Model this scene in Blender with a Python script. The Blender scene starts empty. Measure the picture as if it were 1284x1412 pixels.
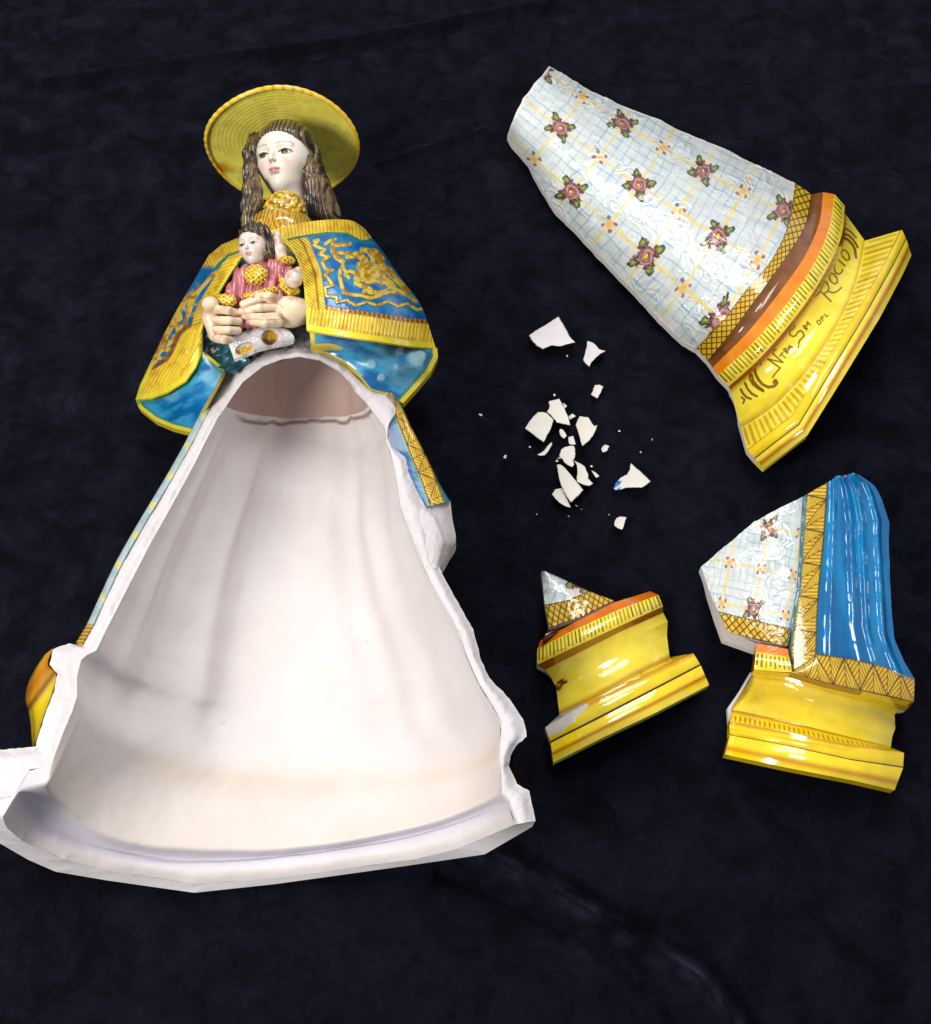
import bpy, math, random
import numpy as np
from mathutils import Vector, Matrix

# ------------------------------------------------------------------ camera, light, exposure
scene = bpy.context.scene
COL = scene.collection
CAM_H, TILT, VFOV = 0.80, math.radians(28.0), math.radians(50.0)
IMG_W, IMG_H = 1284.0, 1412.0
CAM = np.array([0.0, -CAM_H * math.tan(TILT), CAM_H])
cd = bpy.data.cameras.new('camera'); cam = bpy.data.objects.new('camera', cd); COL.objects.link(cam)
cam.location = CAM; cam.rotation_euler = (TILT, 0, 0)
cd.sensor_fit = 'VERTICAL'; cd.angle = VFOV; cd.clip_start = 0.01; cd.clip_end = 50
scene.camera = cam
world = bpy.data.worlds.new('World'); scene.world = world; world.use_nodes = True
world.node_tree.nodes['Background'].inputs[0].default_value = (0.90, 0.91, 1.0, 1)
world.node_tree.nodes['Background'].inputs[1].default_value = 0.36
def area(name, loc, target, sx, sy, power, color):
    d = bpy.data.lights.new(name, 'AREA'); d.shape = 'RECTANGLE'; d.size = sx; d.size_y = sy
    d.energy = power; d.color = color
    o = bpy.data.objects.new(name, d); COL.objects.link(o); o.location = loc
    o.rotation_euler = (Vector(target) - Vector(loc)).to_track_quat('-Z', 'Y').to_euler()
    return o
area('ceiling_lamp', (0.10, 1.25, 1.50), (0, 0, 0), 1.20, 0.50, 15, (1.0, 0.98, 0.95))
area('side_lamp', (-0.88, -0.68, 1.05), (-0.15, 0.15, 0), 0.42, 0.42, 17, (1.0, 0.95, 0.89))
area('overhead_lamp', (0.20, 0.40, 1.70), (0, 0, 0), 0.55, 0.55, 12, (1.0, 0.97, 0.96))
vs = scene.view_settings
vs.view_transform = 'Standard'; vs.look = 'None'; vs.gamma = 1.0; vs.exposure = 0.0; vs.use_curve_mapping = False

# ------------------------------------------------------------------ helpers
rng = np.random.default_rng(7)
FPX = (IMG_H / 2) / math.tan(VFOV / 2)
_F = np.array([0, math.sin(TILT), -math.cos(TILT)]); _U = np.array([0, math.cos(TILT), math.sin(TILT)]); _R = np.array([1.0, 0, 0])
def W(px, py, z):
    """the point of the place that stands z metres above the cloth at a measured spot of the photograph"""
    px = np.asarray(px, float); py = np.asarray(py, float); z = np.asarray(z, float)
    px, py, z = np.broadcast_arrays(px, py, z)
    d = (px - IMG_W / 2)[..., None] * _R - (py - IMG_H / 2)[..., None] * _U + FPX * _F
    return CAM + d * ((z - CAM[2]) / d[..., 2])[..., None]
def PX(P):
    P = np.asarray(P, float); d = P - CAM
    k = d @ _F
    return np.stack([IMG_W / 2 + FPX * (d @ _R) / k, IMG_H / 2 - FPX * (d @ _U) / k], -1)
def lin(c):
    c = np.asarray(c, float) / 255.0
    return np.where(c <= 0.04045, c / 12.92, ((c + 0.055) / 1.055) ** 2.4)
def hash3(x, y, z, s=0.0):
    v = np.sin(x * 127.1 + y * 311.7 + z * 74.7 + s * 53.3) * 43758.5453
    return v - np.floor(v)
def vnoise(p, s=0.0):
    p = np.asarray(p, float); i = np.floor(p); f = p - i; f = f * f * (3 - 2 * f)
    r = 0
    for a in (0, 1):
        for b in (0, 1):
            for c in (0, 1):
                w = (f[..., 0] if a else 1 - f[..., 0]) * (f[..., 1] if b else 1 - f[..., 1]) * (f[..., 2] if c else 1 - f[..., 2])
                r = r + w * hash3(i[..., 0] + a, i[..., 1] + b, i[..., 2] + c, s)
    return r
def fbm(p, oct=3, s=0.0):
    p = np.asarray(p, float); r = 0; a = 0.5; t = 0
    for k in range(oct):
        r = r + a * vnoise(p * (2 ** k), s + k); t += a; a *= 0.5
    return r / t
def n2(x, y, sc, oct=2, s=0.0):
    x, y = np.broadcast_arrays(np.asarray(x, float), np.asarray(y, float))
    return fbm(np.stack([x * sc, y * sc, np.zeros_like(x)], -1), oct, s)
def smooth(a, b, x):
    t = np.clip((x - a) / (b - a), 0, 1); return t * t * (3 - 2 * t)
def mix(a, b, t):
    t = np.asarray(t)
    return a * (1 - t[..., None]) + np.asarray(b) * t[..., None]
def resample(pts, n, spline=False):
    p = np.asarray(pts, float)
    if spline: p = catmull(p, 12)
    d = np.r_[0, np.cumsum(np.linalg.norm(np.diff(p[:, :2], axis=0), axis=1))]
    t = np.linspace(0, d[-1], n)
    return np.stack([np.interp(t, d, p[:, k]) for k in range(p.shape[1])], -1)
def catmull(p, m):
    p = np.asarray(p, float); q = np.vstack([2 * p[0] - p[1], p, 2 * p[-1] - p[-2]]); out = []
    for i in range(1, len(q) - 2):
        t = np.linspace(0, 1, m, endpoint=False)[:, None]
        a, b, c, d = q[i - 1], q[i], q[i + 1], q[i + 2]
        out.append(0.5 * (2 * b + (c - a) * t + (2 * a - 5 * b + 4 * c - d) * t ** 2 + (3 * b - a - 3 * c + d) * t ** 3))
    out.append(p[-1:]); return np.vstack(out)
def spline_rows(rows, nv, nu, tt=None):
    """rows: list of polylines (px,py,z) -> dense grid, Catmull-Rom between rows"""
    R = np.stack([resample(r, nu, True) for r in rows])           # k,nu,3
    k = len(rows)
    if tt is None: tt = np.linspace(0, k - 1, nv)
    Q = np.concatenate([2 * R[:1] - R[1:2], R, 2 * R[-1:] - R[-2:-1]], 0)
    i = np.minimum(np.floor(tt).astype(int), k - 2); t = (tt - i)[:, None, None]
    a, b, c, d = Q[i], Q[i + 1], Q[i + 2], Q[i + 3]
    return 0.5 * (2 * b + (c - a) * t + (2 * a - 5 * b + 4 * c - d) * t ** 2 + (3 * b - a - 3 * c + d) * t ** 3)
def coons(left, right, top, bottom, nv, nu):
    """left/right run top->bottom, top/bottom run left->right; all (px,py)"""
    L, Rr = resample(left, nv), resample(right, nv); T, B = resample(top, nu), resample(bottom, nu)
    u = np.linspace(0, 1, nu)[None, :, None]; v = np.linspace(0, 1, nv)[:, None, None]
    return ((1 - v) * T[None] + v * B[None] + (1 - u) * L[:, None] + u * Rr[:, None]
            - ((1 - u) * (1 - v) * T[0] + u * (1 - v) * T[-1] + (1 - u) * v * B[0] + u * v * B[-1]))
def normals(P):
    du = np.gradient(P, axis=1); dv = np.gradient(P, axis=0)
    n = np.cross(du, dv); n /= np.linalg.norm(n, axis=-1, keepdims=True) + 1e-12
    if n[..., 2].mean() < 0: n = -n
    return n
def link(o, parent=None):
    COL.objects.link(o)
    if parent is not None:
        o.parent = parent; b = parent
        while b.parent is not None: b = b.parent
        o.matrix_parent_inverse = Matrix.Translation(-b.location)      # parts are modelled in place
        if parent.parent is not None: o.matrix_parent_inverse = Matrix.Identity(4)
    return o
def set_col(me, col):
    a = me.color_attributes.new('paint', 'FLOAT_COLOR', 'POINT')
    c = np.ones((len(me.vertices), 4), np.float32); c[:, :3] = np.asarray(col).reshape(-1, 3)
    a.data.foreach_set('color', c.ravel())
def make_mesh(name, V, faces, mats, parent=None, col=None, midx=None, smooth_=True):
    me = bpy.data.meshes.new(name)
    V = np.asarray(V, np.float32); faces = np.asarray(faces, np.int32)
    k = faces.shape[1]
    me.vertices.add(len(V)); me.vertices.foreach_set('co', V.ravel())
    me.loops.add(faces.size); me.loops.foreach_set('vertex_index', faces.ravel())
    me.polygons.add(len(faces)); me.polygons.foreach_set('loop_start', np.arange(0, faces.size, k, dtype=np.int32))
    try: me.polygons.foreach_set('loop_total', np.full(len(faces), k, dtype=np.int32))
    except Exception: pass
    sm = np.full(len(faces), smooth_, dtype=bool) if np.isscalar(smooth_) else np.asarray(smooth_, bool)
    me.polygons.foreach_set('use_smooth', sm)
    for m in (mats if isinstance(mats, (list, tuple)) else [mats]): me.materials.append(m)
    if midx is not None: me.polygons.foreach_set('material_index', np.asarray(midx, np.int32))
    me.update(calc_edges=True); me.validate()
    if col is not None: set_col(me, col)
    return link(bpy.data.objects.new(name, me), parent)
def gfaces(nv, nu, off=0, flip=False):
    i = np.arange(nv - 1)[:, None] * nu + np.arange(nu - 1)[None] + off
    f = np.stack([i, i + 1, i + nu + 1, i + nu], -1).reshape(-1, 4)
    return f[:, ::-1] if flip else f
def border(nv, nu):
    t = np.arange(nu); r = np.arange(1, nv) * nu + nu - 1; b = (nv - 1) * nu + np.arange(nu - 2, -1, -1); l = np.arange(nv - 2, 0, -1) * nu
    return np.r_[t, r, b, l]
def sheet(name, P, col, mat, parent=None, thick=0.0, edge=None, edge_col=None, back=None):
    """one painted sheet; with thick it becomes a closed shell whose broken edges and back are raw clay"""
    nv, nu = P.shape[:2]; N = normals(P); V = [P.reshape(-1, 3)]
    du = np.gradient(P, axis=1); dv = np.gradient(P, axis=0)
    flip = np.cross(du, dv)[..., 2].mean() < 0
    F = [gfaces(nv, nu, 0, flip)]; C = [np.broadcast_to(col, P.shape).reshape(-1, 3)]; M = [np.zeros(len(F[0]), int)]
    if thick:
        ec = np.asarray(edge_col if edge_col is not None else CLAY_C)
        sv, su = max(1, nv // 60), max(1, nu // 60)
        if back is None:
            back = P.copy(); back[..., 2] = np.maximum(P[..., 2] - thick, np.minimum(0.0012, P[..., 2] - 0.001))
        b = border(nv, nu); rim = P.reshape(-1, 3)[b]; low = back.reshape(-1, 3)[b] if back is not None else (P - N * thick).reshape(-1, 3)[b]
        o = nv * nu; m = len(b); j = np.arange(m); k = (j + 1) % m
        V += [rim, low]; C += [np.broadcast_to(ec, rim.shape)] * 2
        f = np.stack([o + j, o + m + j, o + m + k, o + k], -1); F.append(f if not flip else f[:, ::-1]); M.append(np.ones(m, int))
        iv = np.unique(np.r_[np.arange(0, nv, sv), nv - 1]); iu = np.unique(np.r_[np.arange(0, nu, su), nu - 1])
        Q = (back if back is not None else P - N * thick)[np.ix_(iv, iu)]
        V.append(Q.reshape(-1, 3)); C.append(np.broadcast_to(ec, (Q.size // 3, 3)))
        f = gfaces(len(iv), len(iu), o + 2 * m, not flip); F.append(f); M.append(np.ones(len(f), int))
    mats = [mat] + ([edge or M_CLAY] if thick else [])
    return make_mesh(name, np.vstack(V), np.vstack(F), mats, parent, np.vstack(C), np.concatenate(M))
def empty(name, loc, label, cat, group=None):
    o = bpy.data.objects.new(name, None); o.location = loc; o.empty_display_size = 0.02; link(o)
    return tag(o, label, cat, group)
def tag(o, label=None, cat=None, group=None, kind=None):
    if label: o['label'] = label
    if cat: o['category'] = cat
    if group: o['group'] = group
    if kind: o['kind'] = kind
    return o
_fix = []
def seg_dist(x, y, a, b):
    a = np.asarray(a, float); b = np.asarray(b, float); d = b - a; L = d @ d + 1e-9
    t = np.clip(((x - a[0]) * d[0] + (y - a[1]) * d[1]) / L, 0, 1)
    return np.hypot(x - a[0] - t * d[0], y - a[1] - t * d[1])
def poly_dist(x, y, pts):
    r = np.full(np.shape(x), 1e9)
    for a, b in zip(pts[:-1], pts[1:]): r = np.minimum(r, seg_dist(x, y, a, b))
    return r

# ------------------------------------------------------------------ materials
def nt(name):
    m = bpy.data.materials.new(name); m.use_nodes = True
    return m, m.node_tree.nodes, m.node_tree.links, m.node_tree.nodes['Principled BSDF']
def noise_node(N, L, scale, detail=3, rough=0.5):
    tc = N.new('ShaderNodeTexCoord'); n = N.new('ShaderNodeTexNoise'); L.new(tc.outputs['Object'], n.inputs['Vector'])
    n.inputs['Scale'].default_value = scale; n.inputs['Detail'].default_value = detail; n.inputs['Roughness'].default_value = rough
    return n
def painted(name, rough=0.12, coat=0.7, bump=0.15, scale=260, var=0.12, spec=0.5):
    m, N, L, b = nt(name)
    a = N.new('ShaderNodeAttribute'); a.attribute_name = 'paint'
    n = noise_node(N, L, 75, 4)
    hsv = N.new('ShaderNodeHueSaturation'); L.new(a.outputs['Color'], hsv.inputs['Color'])
    mr = N.new('ShaderNodeMapRange'); mr.inputs[1].default_value = 0.3; mr.inputs[2].default_value = 0.7
    mr.inputs[3].default_value = 1 - var; mr.inputs[4].default_value = 1 + var
    L.new(n.outputs['Fac'], mr.inputs[0]); L.new(mr.outputs[0], hsv.inputs['Value']); L.new(hsv.outputs[0], b.inputs['Base Color'])
    b.inputs['Roughness'].default_value = rough; b.inputs['Coat Weight'].default_value = coat; b.inputs['Coat Roughness'].default_value = 0.05
    b.inputs['Specular IOR Level'].default_value = spec
    n2_ = noise_node(N, L, scale, 2); bp = N.new('ShaderNodeBump'); bp.inputs['Strength'].default_value = bump; bp.inputs['Distance'].default_value = 0.001
    L.new(n2_.outputs['Fac'], bp.inputs['Height']); L.new(bp.outputs[0], b.inputs['Normal']); L.new(bp.outputs[0], b.inputs['Coat Normal'])
    return m
def clay_mat(name, c1, c2, rough=0.62, bump=0.12, tint=False):
    m, N, L, b = nt(name)
    n = noise_node(N, L, 28, 5, 0.55); r = N.new('ShaderNodeValToRGB')
    r.color_ramp.elements[0].position = 0.32; r.color_ramp.elements[0].color = (*c1, 1); r.color_ramp.elements[1].position = 0.72; r.color_ramp.elements[1].color = (*c2, 1)
    L.new(n.outputs['Fac'], r.inputs[0])
    sp = noise_node(N, L, 260, 2); sr = N.new('ShaderNodeValToRGB'); sr.color_ramp.elements[0].position = 0.17; sr.color_ramp.elements[1].position = 0.20
    sr.color_ramp.elements[0].color = (0.55, 0.5, 0.45, 1); sr.color_ramp.elements[1].color = (1, 1, 1, 1); L.new(sp.outputs['Fac'], sr.inputs[0])
    mx = N.new('ShaderNodeMixRGB'); mx.blend_type = 'MULTIPLY'; mx.inputs[0].default_value = 0.7
    L.new(r.outputs[0], mx.inputs[1]); L.new(sr.outputs[0], mx.inputs[2])
    at = N.new('ShaderNodeAttribute'); at.attribute_name = 'paint'; m2 = N.new('ShaderNodeMixRGB'); m2.blend_type = 'MULTIPLY'; m2.inputs[0].default_value = 1 if tint else 0
    L.new(mx.outputs[0], m2.inputs[1]); L.new(at.outputs['Color'], m2.inputs[2])
    L.new(m2.outputs[0], b.inputs['Base Color']); b.inputs['Roughness'].default_value = rough
    n3 = noise_node(N, L, 190, 5, 0.6); bp = N.new('ShaderNodeBump'); bp.inputs['Strength'].default_value = bump; bp.inputs['Distance'].default_value = 0.002
    L.new(n3.outputs['Fac'], bp.inputs['Height']); L.new(bp.outputs[0], b.inputs['Normal'])
    return m
CLAY_C = np.array((0.72, 0.69, 0.68))
M_GLAZE = painted('glazed_ceramic', 0.14, 0.8, 0.10, 240, 0.10)
M_SOFT = painted('thin_glaze', 0.28, 0.35, 0.15, 300, 0.12)
M_CLAY = clay_mat('raw_white_clay', (0.57, 0.535, 0.54), (0.65, 0.62, 0.635), 0.8, 0.25)
M_SMOOTH = painted('smooth_blue_glaze', 0.10, 0.8, 0.02, 90, 0.08)
M_CAPE = painted('cape_glaze', 0.24, 0.35, 0.10, 240, 0.10)
M_SATIN = painted('satin_painted_skin', 0.34, 0.15, 0.05, 200, 0.04)
M_CREAM = clay_mat('cream_bisque_clay', (0.60, 0.57, 0.51), (0.69, 0.66, 0.61), 0.8, 0.4)
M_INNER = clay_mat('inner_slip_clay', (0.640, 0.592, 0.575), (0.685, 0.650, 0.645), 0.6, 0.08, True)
def velvet():
    m, N, L, b = nt('navy_velvet')
    n = noise_node(N, L, 30, 11, 0.74); n.inputs['Distortion'].default_value = 0.6
    r = N.new('ShaderNodeValToRGB'); e = r.color_ramp.elements
    e[0].position = 0.38; e[0].color = (0.0033, 0.0036, 0.0064, 1); e[1].position = 0.72; e[1].color = (0.0098, 0.0106, 0.0225, 1)
    L.new(n.outputs['Fac'], r.inputs[0])
    f = noise_node(N, L, 700, 3, 0.8); mx = N.new('ShaderNodeMixRGB'); mx.blend_type = 'MULTIPLY'; mx.inputs[0].default_value = 0.8
    fr = N.new('ShaderNodeMapRange'); fr.inputs[1].default_value = 0.3; fr.inputs[2].default_value = 0.7; fr.inputs[3].default_value = 0.40; fr.inputs[4].default_value = 1.6
    L.new(f.outputs['Fac'], fr.inputs[0]); L.new(r.outputs[0], mx.inputs[1]); L.new(fr.outputs[0], mx.inputs[2]); L.new(mx.outputs[0], b.inputs['Base Color'])
    b.inputs['Roughness'].default_value = 0.95; b.inputs['Specular IOR Level'].default_value = 0.05
    sw = N.new('ShaderNodeMapRange'); sw.inputs[1].default_value = 0.45; sw.inputs[2].default_value = 0.72; sw.inputs[3].default_value = 0.0; sw.inputs[4].default_value = 0.045
    L.new(n.outputs['Fac'], sw.inputs[0]); at = N.new('ShaderNodeAttribute'); at.attribute_name = 'paint'      # brushed nap along the creases
    ml = N.new('ShaderNodeMath'); ml.operation = 'MULTIPLY_ADD'; ml.inputs[1].default_value = 0.42; L.new(at.outputs['Fac'], ml.inputs[0]); L.new(sw.outputs[0], ml.inputs[2]); L.new(ml.outputs[0], b.inputs['Sheen Weight'])
    b.inputs['Sheen Roughness'].default_value = 0.4; b.inputs['Sheen Tint'].default_value = (0.4, 0.42, 0.8, 1)
    n3 = noise_node(N, L, 85, 8, 0.75); bp = N.new('ShaderNodeBump'); bp.inputs['Strength'].default_value = 0.8; bp.inputs['Distance'].default_value = 0.012
    L.new(n3.outputs['Fac'], bp.inputs['Height']); L.new(bp.outputs[0], b.inputs['Normal'])
    return m
M_VELVET = velvet()

# ------------------------------------------------------------------ the cloth
def build_cloth():
    xs = np.r_[np.linspace(-1.9, -0.52, 60)[:-1], np.linspace(-0.52, 0.54, 540), np.linspace(0.54, 1.9, 60)[1:]]; ys = np.r_[np.linspace(-1.2, -0.42, 40)[:-1], np.linspace(-0.42, 0.66, 540), np.linspace(0.66, 2.6, 70)[1:]]; X, Y = np.meshgrid(xs, ys)
    Z = 0.0016 * (n2(X, Y, 9, 3, 3) - 0.5) + 0.003 * (n2(X, Y, 2.5, 2, 5) - 0.5)
    def ridge(pts, h, w):
        p = W(np.array(pts)[:, 0], np.array(pts)[:, 1], 0)[:, :2]; d = poly_dist(X, Y, p)
        return h * np.exp(-(d / w) ** 2)
    Z += ridge([(640, 1165), (760, 1225), (860, 1290), (960, 1345), (1010, 1420)], 0.016, 0.0075)
    Z -= ridge([(610, 1200), (730, 1250), (830, 1310), (920, 1370), (960, 1440)], 0.009, 0.007)
    Z -= ridge([(700, 1165), (800, 1222), (900, 1285), (990, 1340), (1050, 1420)], 0.007, 0.008)
    Z += ridge([(60, 110), (300, 75), (500, 50), (760, 0)], 0.008, 0.005) - ridge([(60, 122), (300, 88), (500, 62), (780, 8)], 0.004, 0.006) + ridge([(520, 225), (670, 175)], 0.006, 0.004)
    Z += ridge([(500, 240), (560, 215), (620, 195)], 0.002, 0.006)
    Z = np.minimum(Z, 0.018) - 0.004
    nap = ridge([(650, 1170), (765, 1228), (865, 1293), (965, 1348), (1015, 1420)], .55, .006) + ridge([(60, 108), (300, 73), (500, 48), (760, -2)], .22, .005) + ridge([(520, 224), (670, 174)], .22, .004)
    nap = nap * smooth(.35, .7, n2(X, Y, 60, 3, 9)) + .12 * smooth(.58, .78, n2(X, Y, 38, 4, 12))
    o = sheet('velvet_cloth', np.stack([X, Y, Z], -1), nap[..., None] * np.ones(3), M_VELVET)
    tag(o, 'dark navy crushed velvet cloth spread under the broken pieces', 'cloth', kind='structure')
build_cloth()
# ------------------------------------------------------------------ colours (pigments)
YEL = lin((243, 216, 34)); YEL2 = lin((236, 196, 24)); YPALE = lin((244, 226, 84)); ORA = lin((226, 120, 14)); BRO = lin((112, 58, 14)); DBRO = lin((60, 32, 12)); OCH = lin((190, 128, 18))
PALE = lin((214, 217, 210)); PBLUE = lin((126, 172, 204)); BLUE = lin((8, 104, 176)); TEAL = lin((20, 110, 130)); ROSE = lin((178, 104, 118)); LEAF = lin((126, 132, 62)); WINE = lin((96, 34, 44))
SKIN = lin((222, 206, 186))

def relief(x, y, s=0.0):
    """shallow brocade curls pressed into the clay, 0..1"""
    x, y = x + 26 * (n2(x, y, 1 / 20., 2, 51 + s) - .5), y + 26 * (n2(x, y, 1 / 20., 2, 52 + s) - .5)
    r = np.zeros(np.shape(x)); rr = np.random.default_rng(int(5 + s)); gx = np.floor(x / 44.0); gy = np.floor(y / 44.0)
    for a in (-1, 0, 1):
        for b in (-1, 0, 1):
            i, j = gx + a, gy + b; cx = (i + .2 + .6 * hash3(i, j, 1.0, s)) * 44; cy = (j + .2 + .6 * hash3(i, j, 2.0, s)) * 44
            d = np.hypot(x - cx, y - cy); th = np.arctan2(y - cy, x - cx) * np.where(hash3(i, j, 3.0, s) > .5, 1, -1)
            sp = np.mod(d / 8.5 - th / 6.283 + hash3(i, j, 4.0, s), 1); k = np.exp(-((sp - .5) / .16) ** 2) * smooth(24, 17, d) * smooth(1.5, 4, d); r = np.maximum(r, k)
    return r
def plaid(px, py, I, J, only=None):
    """the dress print: I,J count the yellow lines; flowers sit where I+J is odd"""
    shp = px.shape
    base = mix(np.broadcast_to(PALE, shp + (3,)), lin((202, 211, 210)), n2(px, py, 1 / 40., 2, 2))
    # thin blue check, five to a cell, watery strokes
    wob = 0.05 * (n2(px, py, 1 / 14., 1, 5) - 0.5)
    for Q, s in ((I, 0.0), (J, 7.0)):
        q = (Q + wob) * 5.0; d = np.abs(q - np.round(q)) / 5.0
        st = n2(px, py, 1 / 22., 2, 31 + s)
        m = smooth(0.024, 0.005, d) * (0.25 + .75 * smooth(0.25, 0.70, st)) * 0.7
        base = mix(base, PBLUE, m)
    for Q, s in ((I, 1.0), (J, 2.0)):
        d = np.abs(Q + 0.5 * wob - np.round(Q + 0.5 * wob)); m = smooth(0.042, 0.022, d) * (0.35 + 0.55 * n2(px, py, 1 / 12., 1, 9 + s))
        base = mix(base, lin((232, 206, 92)), m)
    ri, rj = np.round(I), np.round(J); fi, fj = I - ri + .07 * (n2(px, py, 1 / 6., 2, 71) - .5), J - rj + .07 * (n2(px, py, 1 / 6., 2, 72) - .5)
    odd = (np.mod(ri + rj, 2) > 0.5)
    if only is not None: odd = np.logical_or.reduce([(ri == a) & (rj == b) for a, b in only])
    # real size of the print: use lattice units (about 66 px a cell)
    fi, fj = np.where(odd, fi * 1.13, fi), np.where(odd, fj * 1.13, fj)
    r = np.hypot(fi, fj); th = np.arctan2(fj, fi) + 0.6 * (hash3(ri, rj, 3.0) - 0.5)
    node = ~odd
    m = node * smooth(0.10, 0.05, r) * 0.75; base = mix(base, lin((226, 170, 60)), m)
    for k in range(4):
        a = k * math.pi / 2 + math.pi / 4; d = np.hypot(fi - 0.13 * math.cos(a), fj - 0.13 * math.sin(a))
        base = mix(base, lin((150, 40, 50)) if k != 1 else lin((60, 80, 140)), node * smooth(0.055, 0.028, d) * 0.85)
    for k in range(8):                                           # small wine strokes between the leaves
        a = k * math.pi / 4 + math.pi / 8
        c, s = np.cos(a), np.sin(a); lx = np.cos(th - a) * r; ly = np.sin(th - a) * r
        base = mix(base, lin((112, 58, 52)), odd * smooth(1.0, 0.6, np.hypot((lx - 0.235) / 0.085, ly / 0.04)))
    for k in range(4):                                           # leaves
        a = k * math.pi / 2 + math.pi / 4
        lx = np.cos(th - a) * r; ly = np.sin(th - a) * r; e = np.hypot((lx - 0.30) / 0.115, ly / 0.075)
        base = mix(base, lin((52, 50, 22)), odd * smooth(1.15, 0.95, e)); base = mix(base, LEAF, odd * smooth(0.80, 0.62, e))
        base = mix(base, lin((190, 196, 110)), odd * smooth(0.35, 0.15, np.hypot((lx - 0.30) / 0.115, ly / 0.075)) * 0.7)
    base = mix(base, WINE, odd * smooth(0.205, 0.185, r + 0.012 * np.sin(7 * th)))
    sw = 0.5 + 0.5 * np.sin(r * 62 + th * 1.0 + 3 * hash3(ri, rj, 1.0))
    base = mix(base, mix(np.broadcast_to(lin((190, 142, 142)), shp + (3,)), lin((124, 66, 70)), sw * 0.9), odd * smooth(0.182, 0.165, r))
    base = mix(base, WINE, odd * smooth(0.066, 0.055, r)); base = mix(base, lin((228, 196, 50)), odd * smooth(0.05, 0.035, r))
    return base
def lattice_paint(s, t, px, py):
    """s runs along the band in cell units, t across it 0..1"""
    base = mix(np.broadcast_to(lin((230, 194, 52)), s.shape + (3,)), lin((204, 156, 34)), n2(px, py, 1 / 9., 2, 4))
    a = s + t * 2.2; b = s - t * 2.2
    d = np.minimum(np.abs(a - np.round(a)), np.abs(b - np.round(b)))
    base = mix(base, lin((74, 44, 10)), smooth(0.17, 0.07, d) * 0.9)
    e = np.minimum(t, 1 - t); return mix(base, lin((70, 42, 12)), smooth(0.07, 0.02, e))
def ribs_paint(s, t, px, py, lo=0.12, hi=0.85, strength=1.0, c=None):
    base = mix(np.broadcast_to(YEL, s.shape + (3,)), YPALE, n2(px, py, 1 / 16., 2, 6))
    w = 0.13 + 0.10 * hash3(np.floor(s), 3.0, 1.0); d = np.abs(s - np.floor(s) - 0.5)
    m = smooth(w + 0.09, w, d) * smooth(lo - 0.08, lo + 0.04, t + 0.1 * (hash3(np.floor(s), 1.0, 2.0) - 0.5)) * smooth(hi + 0.06, hi - 0.04, t + 0.16 * (hash3(np.floor(s), 2.0, 5.0) - 0.5))
    return mix(base, c if c is not None else lin((88, 60, 14)), m * 0.88 * strength * (0.6 + 0.4 * hash3(np.floor(s), 8.0, 1.0)))
def braid_paint(s, t, px, py):
    """woven triangles of parallel strokes; s along, t across 0..1"""
    base = mix(np.broadcast_to(lin((230, 194, 56)), s.shape + (3,)), lin((204, 158, 36)), n2(px, py, 1 / 8., 2, 4))
    k = np.floor(s); f = s - k; up = (f > t) if True else None
    tri = np.where(np.mod(k, 2) < 1, f > t, f > 1 - t)
    q = np.where(tri, (f * 0.8 + t) * 4.6, (f - t * 0.8) * 4.6); d = np.abs(q - np.round(q))
    base = mix(base, lin((104, 70, 16)), smooth(0.22, 0.09, d) * 0.85)
    diag = np.where(np.mod(k, 2) < 1, np.abs(f - t), np.abs(f - (1 - t))); base = mix(base, lin((60, 36, 12)), smooth(0.07, 0.03, diag) * 0.9)
    base = mix(base, lin((64, 40, 12)), smooth(0.05, 0.02, np.minimum(f, 1 - f)) * 0.7)
    e = np.minimum(t, 1 - t); return mix(base, lin((66, 42, 14)), smooth(0.06, 0.02, e) * 0.8)
def streaks(px, py, c, c2, ang, sc=1 / 30., s=0.0, stretch=0.12):
    a = px * math.cos(ang) + py * math.sin(ang); b = -px * math.sin(ang) + py * math.cos(ang)
    m = fbm(np.stack([a * sc * stretch, b * sc, np.zeros_like(a)], -1), 3, s)
    return mix(np.broadcast_to(c, px.shape + (3,)), c2, smooth(0.35, 0.7, m))

def curve_at(lines, nv, nu, ts):
    """lines: px polylines across; ts: parameter of each dense row in line units"""
    R = np.stack([resample(l, nu) for l in lines]); i = np.clip(np.floor(ts).astype(int), 0, len(lines) - 2); f = (ts - i)[:, None, None]
    return R[i] * (1 - f) + R[i + 1] * f
def jag(pts, amp, sc, s):
    amp = amp * 0.8
    p = np.asarray(pts, float); n = max(24, int(np.linalg.norm(np.diff(p, axis=0), axis=1).sum() / 3)); q = resample(p, n)
    a = fbm(np.stack([q[:, 0] * sc, q[:, 1] * sc, np.zeros(n)], -1), 3, s) - 0.5; b = fbm(np.stack([q[:, 0] * sc, q[:, 1] * sc, np.ones(n) * 9], -1), 3, s) - 0.5
    k = smooth(0, 0.06, np.linspace(0, 1, n)) * smooth(1, 0.94, np.linspace(0, 1, n))
    return q + np.stack([a, b], -1) * (amp * k)[:, None]

# a moulded fragment: bands between traced lines, arch over the cloth, profile height on top
def moulding(parent, lines, names, heights, arch, nu, rows, thick, paints, edge_lift=0.0, label=None):
    out = []
    for k, nm in enumerate(names):
        nv = rows[k]; G = curve_at(lines[k:k + 2], nv, nu, np.linspace(0, 1, nv))
        t = np.linspace(0, 1, nv)[:, None] * np.ones((1, nu)); u = np.ones((nv, 1)) * np.linspace(0, 1, nu)[None]
        hz = heights[k](t)
        z = arch(k + t, u) + hz
        P = W(G[..., 0], G[..., 1], z)
        c = paints[k](u, t, G[..., 0], G[..., 1])
        out.append((nm, P, c))
    objs = []
    for nm, P, c in out:
        objs.append(sheet(nm, P, c, M_GLAZE, parent, thick, M_GLAZE if 'foot' in nm else None, YPALE if 'foot' in nm else None))
    return objs

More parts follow.
